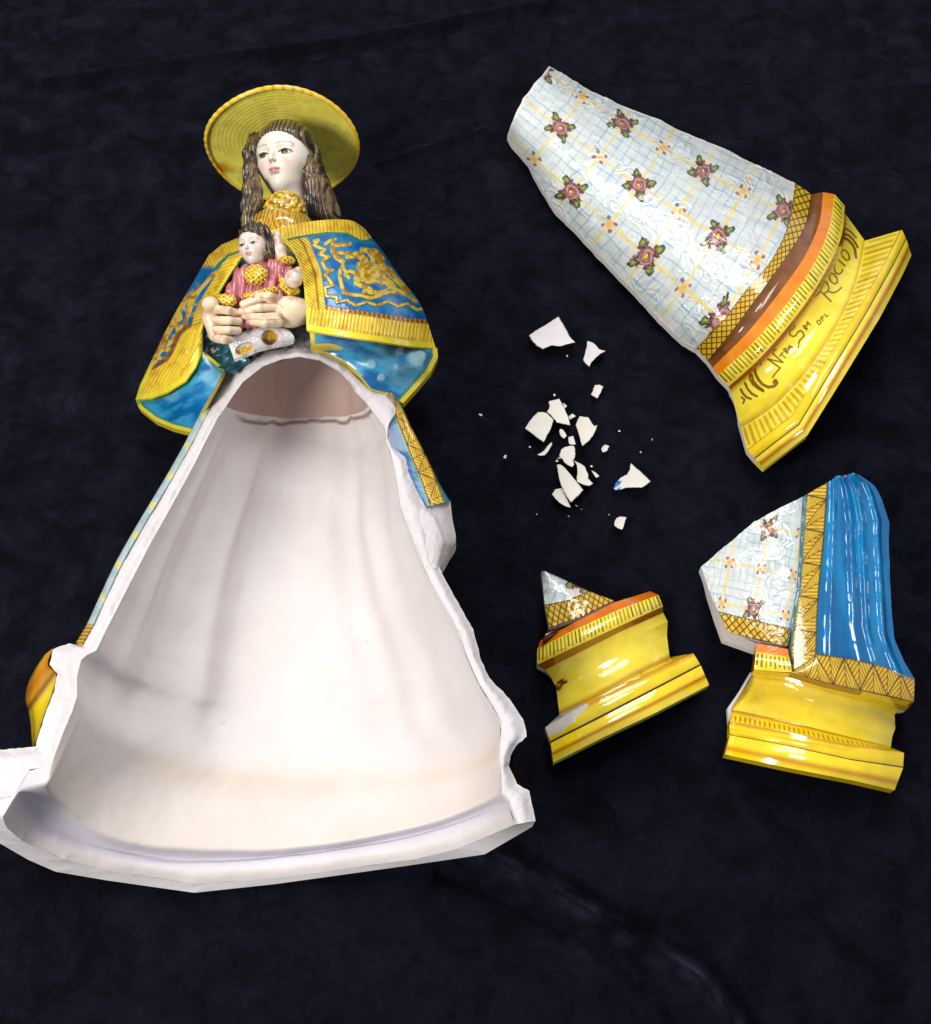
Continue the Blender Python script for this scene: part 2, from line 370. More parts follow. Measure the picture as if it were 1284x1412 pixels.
# ------------------------------------------------------------------ large dress panel lying face up
def build_dress_panel():
    root = empty('dress_fragment', W(930, 330, 0), 'large glazed fragment with pale flowered check skirt and lettered yellow base', 'ceramic fragment', 'broken pieces of the figurine')
    left = [(700, 187), (705, 197), (727, 222), (755, 272), (767, 290.6), (804.6, 329), (842, 366.6), (872, 399), (918, 448), (940, 470), (960, 481)]
    right = [(757, 91), (784.7, 107), (814.6, 125), (854.5, 143.5), (887, 157), (909, 166), (941.7, 182), (979, 197), (1000, 204.6), (1049.6, 230), (1097, 253)]
    top = [(700, 187), (704, 172), (722, 136), (735, 118), (748, 104), (757, 91)]
    latt0 = [(960, 481), (998, 440), (1031, 397), (1062, 361), (1086, 312), (1097, 253)]
    latt1 = [(976.5, 498), (1016, 449), (1055.7, 394), (1086, 352), (1110.5, 312), (1119.6, 268)]
    oran0 = [(982.6, 507), (1031, 458), (1077, 400.5), (1110.5, 352), (1130, 306), (1135, 265)]
    ribs0 = [(990, 517.7), (1040.5, 470.5), (1092, 409.6), (1125.7, 358), (1144, 312), (1151, 268)]
    ribs1 = [(1005, 533), (1052.6, 489), (1104, 428), (1141, 370), (1160.7, 324), (1165, 284)]
    scot0 = [(1007, 537), (1055, 495), (1106, 433), (1144, 375), (1163, 330), (1165, 294)]
    ledg0 = [(1022, 590), (1068, 559), (1119.6, 504), (1159, 440), (1180.5, 388), (1192.7, 332)]
    ledg1 = [(1031, 621), (1062, 597), (1092, 574), (1138, 501), (1183.5, 428), (1220, 364), (1244, 317)]
    line1 = [(1041, 633), (1071, 609), (1102, 586), (1149, 508), (1196, 430), (1233, 364), (1250, 330)]
    foot = [(1054, 646), (1084, 623), (1113.5, 600), (1164, 519), (1214, 437), (1245, 378), (1257, 352)]
    nu, nv = 360, 420
    G = coons(jag(left, 3.0, 0.08, 1), jag(right, 2.0, 0.08, 2), jag(top, 2.5, 0.08, 3), catmull(np.array(latt0, float), 12), nv, nu)
    u = np.linspace(0, 1, nu)[None] * np.ones((nv, 1)); v = np.linspace(0, 1, nv)[:, None] * np.ones((1, nu))
    def cross(u): return np.clip(1 - np.abs(2 * u - 1) ** 2.2, 0, 1)
    hv = lambda v: 0.026 + 0.030 * v
    px, py = G[..., 0], G[..., 1]
    # lattice coordinates of the print fitted to measured crossings
    pts = {(0, 0): (736, 217), (1, 0): (783, 266), (2, 0): (836, 310), (3, 0): (885, 359), (4, 0): (943, 407), (5, 0): (984, 440),
           (0, 1): (773, 170), (1, 1): (829, 210), (2, 1): (887, 252), (3, 1): (943, 291), (4, 1): (1001, 326), (5, 1): (1045, 359),
           (0, 2): (800, 133), (1, 2): (857, 165), (2, 2): (918, 197), (3, 2): (975, 230), (4, 2): (1034, 263), (5, 2): (1080, 288)}
    pts.update({(2, -1): (775, 366), (3, -1): (827, 427), (4, -1): (885, 488), (5, -1): (926, 523), (6, 0): (1036, 481), (6, 1): (1092, 392), (-1, 2): (750, 107), (-1, 0): (694, 172), (2, 3): (922, 166)})
    K = np.array(list(pts.keys()), float); X = np.array(list(pts.values()), float)
    def basis(x, y):
        x = (x - 900) / 200; y = (y - 260) / 200
        return np.stack([np.ones_like(x), x, y, x * x, x * y, y * y], -1)
    A, *_ = np.linalg.lstsq(basis(X[:, 0], X[:, 1]), K, rcond=None)
    IJ = basis(px, py) @ A
    rel = relief(px, py)
    z = 0.010 + hv(v) * cross(u) + 0.0012 * np.sin(u * 9 + v * 2) * cross(u)
    P = W(px, py, z); N = normals(P)
    P = P + N * ((rel - 0.5) * 0.00045 * smooth(0.30, 0.55, n2(px, py, 1 / 70., 2, 77) + 0.12 * np.sin(u * 3.1)) + 0.0018 * (n2(px, py, 1 / 24., 2, 40) - 0.5))[..., None]
    c = plaid(px, py, IJ[..., 0], IJ[..., 1])
    e = np.minimum(np.minimum(u, 1 - u), v * 1.3); c = mix(c, lin((224, 222, 214)), smooth(0.016, 0.004, e + 0.01 * (n2(px, py, 1 / 5., 2, 8) - 0.5)))
    sheet('flowered_skirt', P, c, M_GLAZE, root, 0.006)
    lines = [catmull(np.array(l, float), 12) for l in (latt0, latt1, oran0, ribs0, ribs1, scot0, ledg0)] + [ledg1, line1, foot]
    def arch(k, u): return 0.010 + 0.056 * cross(u)
    H = [lambda t: 0.0005 + 0 * t, lambda t: -0.0025 * np.sin(t * math.pi) + 0.0005 + 0.0 * t, lambda t: 0.0005 + 0.0035 * t, lambda t: 0.004 + 0.0022 * np.sin(t * math.pi) - 0.001 * t,
         lambda t: 0.003 - 0.003 * t, lambda t: -0.0085 * np.sin(np.clip(t, 0, 1) * math.pi) ** 0.8 + 0.0 * t + 0.002 * t, lambda t: 0.002 + 0.005 * smooth(0, .6, t), lambda t: 0.007 + 0.0016 * np.sin(t * math.pi), lambda t: 0.0066 + 0.0014 * np.sin(t * math.pi) - 0.002 * t]
    def pl(c1, c2, sc=1 / 24.): return lambda u, t, px, py: mix(np.broadcast_to(c1, px.shape + (3,)), c2, n2(px, py, sc, 2, 3))
    strokes = []
    T1 = lambda b, *p: strokes.append((b, [(1010 + x / 10.083, 420 + y / 10.083) for x, y in p])); T2 = lambda b, *p: strokes.append((b, [(1100 + x / 11.77, 310 + y / 11.77) for x, y in p])); T6 = lambda b, *p: strokes.append((b, [(940 + x / 3.285, 230 + y / 3.285) for x, y in p]))
    # scroll, words, scroll, as written on the glaze
    T1(2.0, (390, 780), (330, 815), (305, 870), (320, 960), (360, 1040), (420, 1110), (500, 1150), (580, 1135), (622, 1090), (600, 1050), (575, 1080)); T1(1.6, (385, 775), (392, 830)); T1(1.6, (250, 960), (245, 1040), (290, 1110), (360, 1170), (430, 1205)); T1(1.4, (275, 985), (292, 1060), (350, 1130), (425, 1185))
    T1(1.5, (175, 1090), (210, 1170), (270, 1240), (340, 1275)); T1(1.5, (115, 1180), (150, 1240), (200, 1290), (255, 1310)); T1(1.2, (130, 1290), (170, 1320), (150, 1370)); T1(1.0, (668, 880), (620, 930), (580, 980), (560, 1015))
    T1(1.1, (490, 755), (655, 875)); T1(1.0, (490, 755), (700, 803)); T1(1.1, (605, 625), (572, 642), (562, 680), (702, 805)); T1(.8, (655, 718), (702, 660)); T1(.8, (680, 690), (738, 742)); T1(.8, (712, 625), (772, 682)); T1(.8, (712, 625), (745, 608), (762, 640), (735, 655), (788, 665)); T1(.8, (780, 640), (788, 572), (852, 600)); T1(.7, (786, 612), (820, 590))
    T1(1.1, (868, 288), (850, 330), (800, 368), (793, 410), (838, 445), (880, 432), (905, 390), (945, 360), (975, 380), (1000, 432), (972, 462), (940, 492), (920, 540), (918, 592)); T1(.8, (982, 300), (1036, 356)); T1(.8, (982, 300), (1010, 288), (1022, 318), (1000, 330), (1044, 332)); T1(.8, (1036, 300), (1042, 238), (1082, 285)); T1(.7, (1040, 270), (1066, 262))
    T6(.8, (612, 700), (622, 716), (632, 708), (626, 694), (612, 700)); T6(.8, (640, 700), (630, 682), (642, 676)); T6(.7, (634, 690), (643, 685)); T6(.8, (648, 668), (656, 680), (664, 672))
    T2(1.1, (392, 1098), (470, 1170), (542, 1242)); T2(1.0, (235, 1170), (300, 1150), (365, 1088), (392, 1000), (440, 915), (485, 955), (508, 1030), (480, 1085), (420, 1122)); T2(1.0, (495, 1078), (580, 1105), (650, 1075), (712, 1018)); T2(1.0, (540, 785), (508, 840), (540, 920), (600, 962), (648, 930), (636, 860), (590, 800), (540, 785))
    T2(1.0, (602, 640), (590, 700), (620, 780), (670, 802), (718, 770), (726, 730)); T2(1.0, (660, 565), (768, 668)); T2(.9, (606, 484), (618, 498)); T2(1.0, (745, 405), (702, 430), (722, 510), (790, 575), (842, 560), (830, 480), (782, 420), (745, 405))
    T2(1.7, (692, 305), (668, 260), (690, 210), (740, 205), (820, 245), (890, 320), (930, 400), (940, 470), (950, 535)); T2(1.4, (740, 140), (830, 170), (900, 240), (960, 330), (972, 365)); T2(1.1, (780, 60), (870, 120), (950, 210))
    def scotia(u, t, px, py):
        c = mix(np.broadcast_to(YEL, px.shape + (3,)), YPALE, n2(px, py, 1 / 30., 2, 3))
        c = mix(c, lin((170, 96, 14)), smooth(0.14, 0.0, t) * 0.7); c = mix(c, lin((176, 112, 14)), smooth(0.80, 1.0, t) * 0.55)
        for w, s in strokes:
            c = mix(c, lin((98, 52, 10)) if w > 1.15 else lin((100, 72, 16)), smooth(w + 0.7, w - 0.35, poly_dist(px, py, s)) * 0.9)
        return c
    def plinth(u, t, px, py):
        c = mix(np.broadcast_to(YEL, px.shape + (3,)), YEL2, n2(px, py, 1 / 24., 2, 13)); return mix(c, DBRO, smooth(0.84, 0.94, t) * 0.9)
    def plinth2(u, t, px, py):
        c = mix(np.broadcast_to(YEL, px.shape + (3,)), YPALE, n2(px, py, 1 / 24., 2, 17))
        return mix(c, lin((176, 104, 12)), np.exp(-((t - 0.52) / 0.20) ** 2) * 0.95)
    paints = [lambda u, t, px, py: lattice_paint(u * 26, t, px, py), lambda u, t, px, py: mix(np.broadcast_to(lin((140, 90, 46)), px.shape + (3,)), lin((104, 60, 24)), n2(px, py, 1 / 12., 2, 3)), pl(ORA, lin((236, 148, 40))),
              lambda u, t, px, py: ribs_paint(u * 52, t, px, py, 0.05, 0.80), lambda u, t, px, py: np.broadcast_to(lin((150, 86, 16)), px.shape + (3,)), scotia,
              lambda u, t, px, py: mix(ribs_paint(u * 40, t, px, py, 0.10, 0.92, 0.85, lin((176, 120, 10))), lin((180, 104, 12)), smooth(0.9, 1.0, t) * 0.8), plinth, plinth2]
    names = ['lattice_band', 'brown_groove', 'orange_fillet', 'ribbed_moulding', 'brown_lip', 'lettered_hollow', 'ribbed_ledge', 'plinth_moulding', 'plinth_foot']
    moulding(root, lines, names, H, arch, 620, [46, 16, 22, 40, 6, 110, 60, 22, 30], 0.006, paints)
    return root
build_dress_panel()

# ------------------------------------------------------------------ small base fragment
def Z2(x, y): return (720 + x / 4.707, 770 + y / 4.707)
def build_base_fragment():
    root = empty('base_fragment', W(850, 940, 0), 'small yellow base fragment with a white pointed tip and chipped plinth corner', 'ceramic fragment', 'broken pieces of the figurine')
    A = lambda *p: [Z2(*q) for q in p]
    arch = lambda k, u: 0.008 + 0.020 * np.clip(1 - np.abs(2 * u - 1) ** 2.4, 0, 1)
    # pointed tip
    latt0 = A((148, 300), (290, 270), (430, 212)); latt1 = A((178, 455), (380, 380), (600, 276)); tip = A((126, 82), (150, 84), (172, 92))
    G = np.concatenate([curve_at([tip, latt0], 90, 150, np.linspace(0, 1, 90))[:-1], curve_at([latt0, latt1], 60, 150, np.linspace(0, 1, 60))], 0)
    px, py = G[..., 0], G[..., 1]; nv = len(G); u = np.ones((nv, 1)) * np.linspace(0, 1, 150)[None]; v = np.linspace(0, 1, nv)[:, None] * np.ones((1, 150))
    bul = n2(px, py, 1 / 14., 2, 60)
    z = 0.021 + 0.004 * v + 0.006 * (1 - (2 * u - 1) ** 2) + 0.003 * (bul - 0.5)
    I = (px * 0.93 + py * 0.36) / 66 + 0.35; J = (-px * 0.36 + py * 0.93) / 66 + 0.1
    c = plaid(px, py, I, J); cl = lattice_paint(((px - 752) * 0.93 - (py - 840) * 0.36) / 8.5, np.clip((v - 0.605) / 0.395, 0, 1), px, py)
    c = np.where((v > 0.605)[..., None], cl, c)
    sheet('flowered_tip', W(px, py, z), c, M_GLAZE, root, 0.007)
    G = curve_at([A((176, 452), (380, 378), (604, 274), (640, 262)), A((130, 537), (350, 414), (600, 289), (700, 252))], 24, 160, np.linspace(0, 1, 24)); tt = np.linspace(0, 1, 24)[:, None]
    sheet('brown_groove', W(G[..., 0], G[..., 1], .0245 - .004 * np.sin(tt * 3.14) + 0 * G[..., 0]), mix(np.broadcast_to(lin((96, 54, 18)), G.shape[:2] + (3,)), lin((60, 34, 14)), n2(G[..., 0], G[..., 1], 1 / 8., 2, 3)), M_GLAZE, root, .006, M_GLAZE, lin((90, 50, 18)))
    lines = [A((120, 535), (350, 410), (600, 285), (832, 214)), A((100, 588), (330, 468), (620, 335), (885, 238)), A((98, 690), (330, 580), (620, 445), (914, 312)),
             A((150, 722), (350, 622), (630, 480), (915, 352)), A((245, 1012), (450, 912), (700, 770), (958, 642)), A((150, 1098), (450, 930), (760, 775), (1112, 616)), A((186, 1198), (480, 1050), (800, 885), (1160, 695)), A((203, 1325), (520, 1165), (860, 1005), (1214, 822))]
    scl = A((150, 722), (190, 775), (222, 840), (235, 950), (245, 1012)); scr = A((915, 352), (945, 410), (940, 500), (951, 590), (958, 642))
    H = [lambda t: 0.003 + 0.003 * t, lambda t: 0.006 + 0.0025 * np.sin(t * math.pi), lambda t: 0.006 - 0.006 * t, lambda t: -0.007 * np.sin(t * math.pi) ** 0.8, lambda t: 0.0 + 0.006 * smooth(0, .7, t), lambda t: 0.006 + 0.0018 * np.sin(t * math.pi), lambda t: 0.006 + 0.002 * np.sin(t * math.pi) - 0.002 * t]
    def hollow(u, t, px, py):
        c = mix(np.broadcast_to(YEL, px.shape + (3,)), YPALE, n2(px, py, 1 / 26., 3, 3)); c = mix(c, lin((176, 104, 16)), smooth(0.86, 1.0, t) * 0.8)
        for s in ([(208, 832), (222, 828), (232, 850)], [(236, 808), (262, 790), (258, 815), (285, 800)], [(240, 848), (250, 830)]):
            c = mix(c, lin((120, 66, 10)), smooth(3.0, 1.2, poly_dist(px, py, [Z2(*q) for q in s])))
        return c
    chip = [Z2(*q) for q in ((150, 1095), (240, 1040), (440, 945), (300, 1075), (232, 1120), (186, 1195))]
    def chipped(f):
        def g(u, t, px, py):
            c = f(u, t, px, py); d = poly_dist(px, py, [Z2(140, 1120), Z2(225, 1085), Z2(330, 1010), Z2(420, 952)])
            return mix(c, lin((214, 208, 198)), smooth(11.5, 9.5, d + 4 * (n2(px, py, 1 / 6., 2, 3) - 0.5) + 8 * smooth(Z2(300, 0)[0], Z2(440, 0)[0], px)))
        return g
    def ledge(u, t, px, py):
        c = mix(np.broadcast_to(YEL, px.shape + (3,)), YEL2, n2(px, py, 1 / 10., 2, 13)); c = mix(c, lin((150, 84, 12)), np.exp(-((t - 0.12) / 0.10) ** 2) * 0.8)
        c = mix(c, lin((140, 90, 20)), smooth(0.62, 0.75, n2(px, py, 1 / 4., 1, 2)) * smooth(0.2, 0.3, t) * smooth(0.62, 0.5, t)); return mix(c, lin((190, 108, 10)), np.exp(-((t - 0.85) / 0.12) ** 2) * 0.9)
    def p1(u, t, px, py): return mix(mix(np.broadcast_to(YEL, px.shape + (3,)), lin((200, 128, 10)), smooth(0.35, 0.0, t) * 0.85), lin((56, 30, 8)), smooth(0.84, 0.92, t))
    def p2(u, t, px, py): return mix(mix(np.broadcast_to(YEL, px.shape + (3,)), YPALE, smooth(0.7, 0.9, t) * 0.7), lin((184, 104, 8)), np.exp(-((t - 0.56) / 0.11) ** 2) * 0.9)
    paints = [lambda u, t, px, py: mix(np.broadcast_to(ORA, px.shape + (3,)), lin((200, 96, 10)), n2(px, py, 1 / 16., 2, 3)), lambda u, t, px, py: ribs_paint(u * 33, t, px, py, 0.06, 0.84),
              lambda u, t, px, py: np.broadcast_to(lin((168, 104, 24)), px.shape + (3,)), hollow, chipped(ledge), chipped(p1), chipped(p2)]
    names = ['orange_fillet', 'ribbed_moulding', 'brown_lip', 'yellow_hollow', 'plinth_ledge', 'plinth_moulding', 'plinth_foot']
    for k, nm in enumerate(names):
        nu = 380; nv = [20, 36, 12, 90, 40, 40, 50][k]
        G = coons(scl, scr, lines[k], lines[k + 1], nv, nu) if k == 3 else curve_at(lines[k:k + 2], nv, nu, np.linspace(0, 1, nv))
        t = np.linspace(0, 1, nv)[:, None] * np.ones((1, nu)); u = np.ones((nv, 1)) * np.linspace(0, 1, nu)[None]
        P = W(G[..., 0], G[..., 1], arch(k + t, u) + H[k](t)); sheet(nm, P, paints[k](u, t, G[..., 0], G[..., 1]), M_GLAZE, root, 0.008, M_GLAZE if 'foot' in nm else None, YPALE if 'foot' in nm else None)
build_base_fragment()

# ------------------------------------------------------------------ blue mantle fragment
def Z3(x, y): return (940 + x / 3.003, 640 + y / 3.003)
def build_mantle_fragment():
    root = empty('mantle_fragment', W(1120, 900, 0), 'glazed fragment with deep blue mantle, gold braid and stepped yellow base', 'ceramic fragment', 'broken pieces of the figurine')
    A = lambda *p: [Z3(*q) for q in p]
    ht = lambda px, py: 0.014 + 0.034 * np.clip(1 - ((px - 1120 - (py - 780) * 0.06) / 165.0) ** 2, 0, 1) ** 0.8
    def part(nm, G, paint, extra=None, thick=0.009, bump=None):
        px, py = G[..., 0], G[..., 1]; nv, nu = px.shape; u = np.ones((nv, 1)) * np.linspace(0, 1, nu)[None]; v = np.linspace(0, 1, nv)[:, None] * np.ones((1, nu))
        z = ht(px, py) + (extra(u, v, px, py) if extra else 0); return sheet(nm, W(px, py, z), paint(u, v, px, py), M_SMOOTH if nm == 'blue_mantle' else M_GLAZE, root, thick, M_GLAZE if 'braid' in nm or 'ribbed' in nm or 'orange' in nm else None, lin((150, 96, 20)) if 'braid' in nm or 'ribbed' in nm or 'orange' in nm else None)
    # flowered piece
    left = jag(A((80, 425), (105, 500), (128, 560), (150, 605), (168, 640), (190, 690)), 1.5, .1, 4); topb = jag(A((80, 425), (180, 340), (300, 240), (420, 175), (512, 130)), 2.5, .1, 5)
    rightb = A((512, 130), (500, 300), (485, 520), (462, 640), (440, 750)); bot = A((190, 690), (250, 712), (330, 735), (440, 752))
    G = coons(left, rightb, topb, bot, 220, 200)
    def pflow(u, v, px, py):
        ip = {(0, 0): Z3(335, 455), (1, 0): Z3(455, 480), (-1, 0): Z3(200, 428), (0, -1): Z3(372, 250), (0, 1): Z3(300, 590), (-1, -1): Z3(215, 240), (1, 1): Z3(420, 615), (-1, 1): Z3(175, 560), (1, -1): Z3(495, 280)}
        K = np.array(list(ip.keys()), float); X = np.array(list(ip.values())); B = np.stack([np.ones(9), (X[:, 0] - 1040) / 60, (X[:, 1] - 780) / 60], -1); Aq, *_ = np.linalg.lstsq(B, K, rcond=None)
        ij = np.stack([np.ones_like(px), (px - 1040) / 60, (py - 780) / 60], -1) @ Aq
        c = plaid(px, py, ij[..., 0], ij[..., 1], [(0, -1), (0, 1)])
        d = (py - (Z3(0, 610)[1] + (px - Z3(150, 0)[0]) * 0.235)) / 26.0
        cl = lattice_paint((px - 990) / 10.0, np.clip(d, 0, 1), px, py); c = np.where((d > 0)[..., None], cl, c)
        return mix(c, lin((40, 120, 130)), smooth(0.965, 0.985, u))
    part('flowered_skirt', G, pflow, lambda u, v, px, py: 0.0004 * (relief(px, py, 3) - 0.5) + 0.0034 * (n2(px, py, 1 / 26., 2, 44) - 0.5) - 0.002 * np.exp(-((1 - u) / 0.06) ** 2))
    # exposed clay edge below the flowered piece
    cl = curve_at([A((82, 430), (112, 520), (150, 605), (190, 690), (310, 742)), A((86, 440), (108, 540), (140, 640), (172, 730), (305, 777))], 14, 120, np.linspace(0, 1, 14))
    px, py = cl[..., 0], cl[..., 1]; v = np.linspace(0, 1, 14)[:, None]; sheet('broken_edge', W(px, py, ht(px, py) - 0.001 - 0.010 * v), CLAY_C, M_CLAY, root, 0.006)
    # vertical braid
    bl = A((514, 128), (503, 300), (488, 520), (465, 640), (447, 770), (452, 858)); br = A((604, 76), (588, 300), (568, 500), (560, 640), (556, 790), (556, 800))
    G = coons(bl, br, A((514, 128), (560, 100), (604, 76)), A((452, 858), (500, 830), (556, 800)), 300, 90)
    part('gold_braid', G, lambda u, v, px, py: mix(braid_paint(v * 10.5, u, px, py), lin((36, 110, 120)), smooth(0.10, 0.05, u)), lambda u, v, px, py: 0.0025 * smooth(0, .15, u) + 0.0005)
    # mantle with folds
    ml = A((606, 74), (590, 300), (570, 500), (560, 640), (557, 782)); mr = jag(A((738, 46), (800, 90), (832, 150), (860, 240), (858, 330), (862, 450), (868, 600), (880, 720), (920, 815), (966, 892)), 2.0, .08, 8)
    G = coons(ml, mr, jag(A((606, 74), (640, 48), (672, 48), (710, 36), (738, 46)), 3, .1, 9), A((557, 782), (650, 800), (760, 820), (860, 850), (966, 892)), 320, 260)
    def folds(u, v, px, py):
        w = u + 0.02 * np.sin(v * 7)
        f = 0.0042 * np.exp(-((w - 0.42 - .05 * v) / 0.050) ** 2) * (1 - 0.75 * v) + 0.0050 * np.exp(-((w - 0.60 - .03 * v) / 0.045) ** 2) * (1 - 0.6 * v) + 0.0030 * np.exp(-((w - 0.16) / 0.05) ** 2) * (1 - .5 * v) + 0.0028 * np.exp(-((w - 0.84) / 0.05) ** 2)
        return f * smooth(0, .08, u) + 0.006 * smooth(0.80, 1.0, v) * smooth(0.3, 1.0, u) + 0.0009 * (n2(px, py, 1 / 16., 1, 3) - 0.5) + 0.002
    part('blue_mantle', G, lambda u, v, px, py: mix(streaks(px, py, lin((2, 98, 156)), lin((8, 126, 184)), math.pi / 2 - 0.06, 1 / 14., 4), lin((30, 110, 120)), smooth(0.02, 0.008, u)), folds)
    # short orange and ribbed piece
    G = curve_at([A((310, 742), (372, 752), (440, 766)), A((308, 778), (372, 788), (446, 800))], 16, 80, np.linspace(0, 1, 16)); part('orange_fillet', G, lambda u, t, px, py: np.broadcast_to(ORA, px.shape + (3,)), lambda u, t, px, py: 0.002 + 0.002 * t)
    G = curve_at([A((308, 778), (372, 788), (446, 800)), A((300, 852), (372, 858), (458, 862))], 40, 120, np.linspace(0, 1, 40)); part('ribbed_moulding', G, lambda u, t, px, py: ribs_paint(u * 8, t, px, py, 0.1, 0.78), lambda u, t, px, py: 0.004 + 0.002 * np.sin(t * 3.1))
    # lower braid
    G = curve_at([A((452, 862), (500, 832), (557, 786), (700, 806), (840, 838), (966, 894)), A((462, 866), (600, 908), (700, 930), (800, 950), (880, 966), (962, 986))], 60, 300, np.linspace(0, 1, 60))
    part('lower_braid', G, lambda u, t, px, py: braid_paint(u * 9.0, t, px, py), lambda u, t, px, py: 0.0065 + 0.0022 * np.sin(t * 3.1))
    lines = [A((300, 853), (462, 866), (700, 930), (960, 986)), A((297, 866), (470, 888), (700, 955), (942, 1010)), A((206, 1015), (420, 1060), (640, 1115), (866, 1172)), A((196, 1092), (430, 1135), (700, 1190), (921, 1196)), A((200, 1122), (430, 1165), (700, 1225), (917, 1258)), A((180, 1202), (440, 1258), (720, 1312), (882, 1350))]
    lines[3] = A((198, 1092), (430, 1132), (690, 1180), (921, 1196))
    scl = jag(A((297, 866), (280, 900), (250, 940), (222, 980), (206, 1015)), 1.2, .1, 5); scr = jag(A((942, 1010), (900, 1022), (880, 1035), (886, 1090), (870, 1130), (866, 1172)), 2, .1, 6)
    Hh = [lambda t: 0.006 - 0.006 * t, lambda t: -0.006 * np.sin(t * math.pi) ** 0.8, lambda t: 0.006 * smooth(0, .7, t), lambda t: 0.006 + 0.0016 * np.sin(t * math.pi), lambda t: 0.006 + 0.0018 * np.sin(t * math.pi) - 0.002 * t]
    hb = lambda u: 0.010 + 0.024 * np.clip(1 - np.abs(2 * u - 1.05) ** 2.2, 0, 1)
    def ledge(u, t, px, py):
        c = mix(np.broadcast_to(YEL, px.shape + (3,)), YEL2, n2(px, py, 1 / 10., 2, 13)); c = mix(c, lin((160, 96, 14)), np.exp(-((t - 0.06) / 0.12) ** 2) * 0.8)
        s = u * 34; c = mix(c, lin((150, 96, 16)), smooth(0.25, 0.12, np.abs(s - np.round(s))) * smooth(.25, .35, t) * smooth(.7, .5, t) * 0.8); return mix(c, lin((186, 108, 10)), np.exp(-((t - 0.72) / 0.10) ** 2) * 0.7)
    paints = [lambda u, t, px, py: mix(np.broadcast_to(lin((196, 140, 20)), px.shape + (3,)), lin((140, 80, 16)), t), lambda u, t, px, py: mix(mix(np.broadcast_to(YEL, px.shape + (3,)), YPALE, n2(px, py, 1 / 26., 3, 3)), lin((206, 160, 10)), smooth(.2, 0, t)), ledge,
              lambda u, t, px, py: mix(mix(np.broadcast_to(YEL, px.shape + (3,)), YEL2, n2(px, py, 1 / 20., 2, 3)), lin((52, 30, 8)), smooth(0.86, 0.95, t)), lambda u, t, px, py: mix(np.broadcast_to(YEL, px.shape + (3,)), lin((190, 112, 10)), np.exp(-((t - 0.66) / 0.16) ** 2) * 0.75)]
    names = ['brown_lip', 'yellow_hollow', 'plinth_ledge', 'plinth_moulding', 'plinth_foot']
    for k, nm in enumerate(names):
        nu = 380; nv = [12, 80, 60, 22, 50][k]; G = coons(scl, scr, lines[k], lines[k + 1], nv, nu) if k == 1 else curve_at(lines[k:k + 2], nv, nu, np.linspace(0, 1, nv))
        t = np.linspace(0, 1, nv)[:, None] * np.ones((1, nu)); u = np.ones((nv, 1)) * np.linspace(0, 1, nu)[None]
        z = hb(u) + Hh[k](t)
        if k == 0: z = (1 - t) * (ht(G[..., 0], G[..., 1]) + 0.0062) + t * hb(u)
        sheet(nm, W(G[..., 0], G[..., 1], z), paints[k](u, t, G[..., 0], G[..., 1]), M_GLAZE, root, 0.009, M_GLAZE if k != 1 else None, YEL2 if k != 1 else None)
    # bare clay along the left break of the base
    G = curve_at([A((297, 862), (250, 940), (206, 1012), (200, 1090)), A((284, 862), (240, 938), (190, 1010), (196, 1088))], 6, 60, np.linspace(0, 1, 6)); px, py = G[..., 0], G[..., 1]
    sheet('broken_side', W(px, py, 0.012 - 0.003 * np.linspace(0, 1, 6)[:, None] + 0 * px), CLAY_C, M_CLAY, root, 0.005)
build_mantle_fragment()

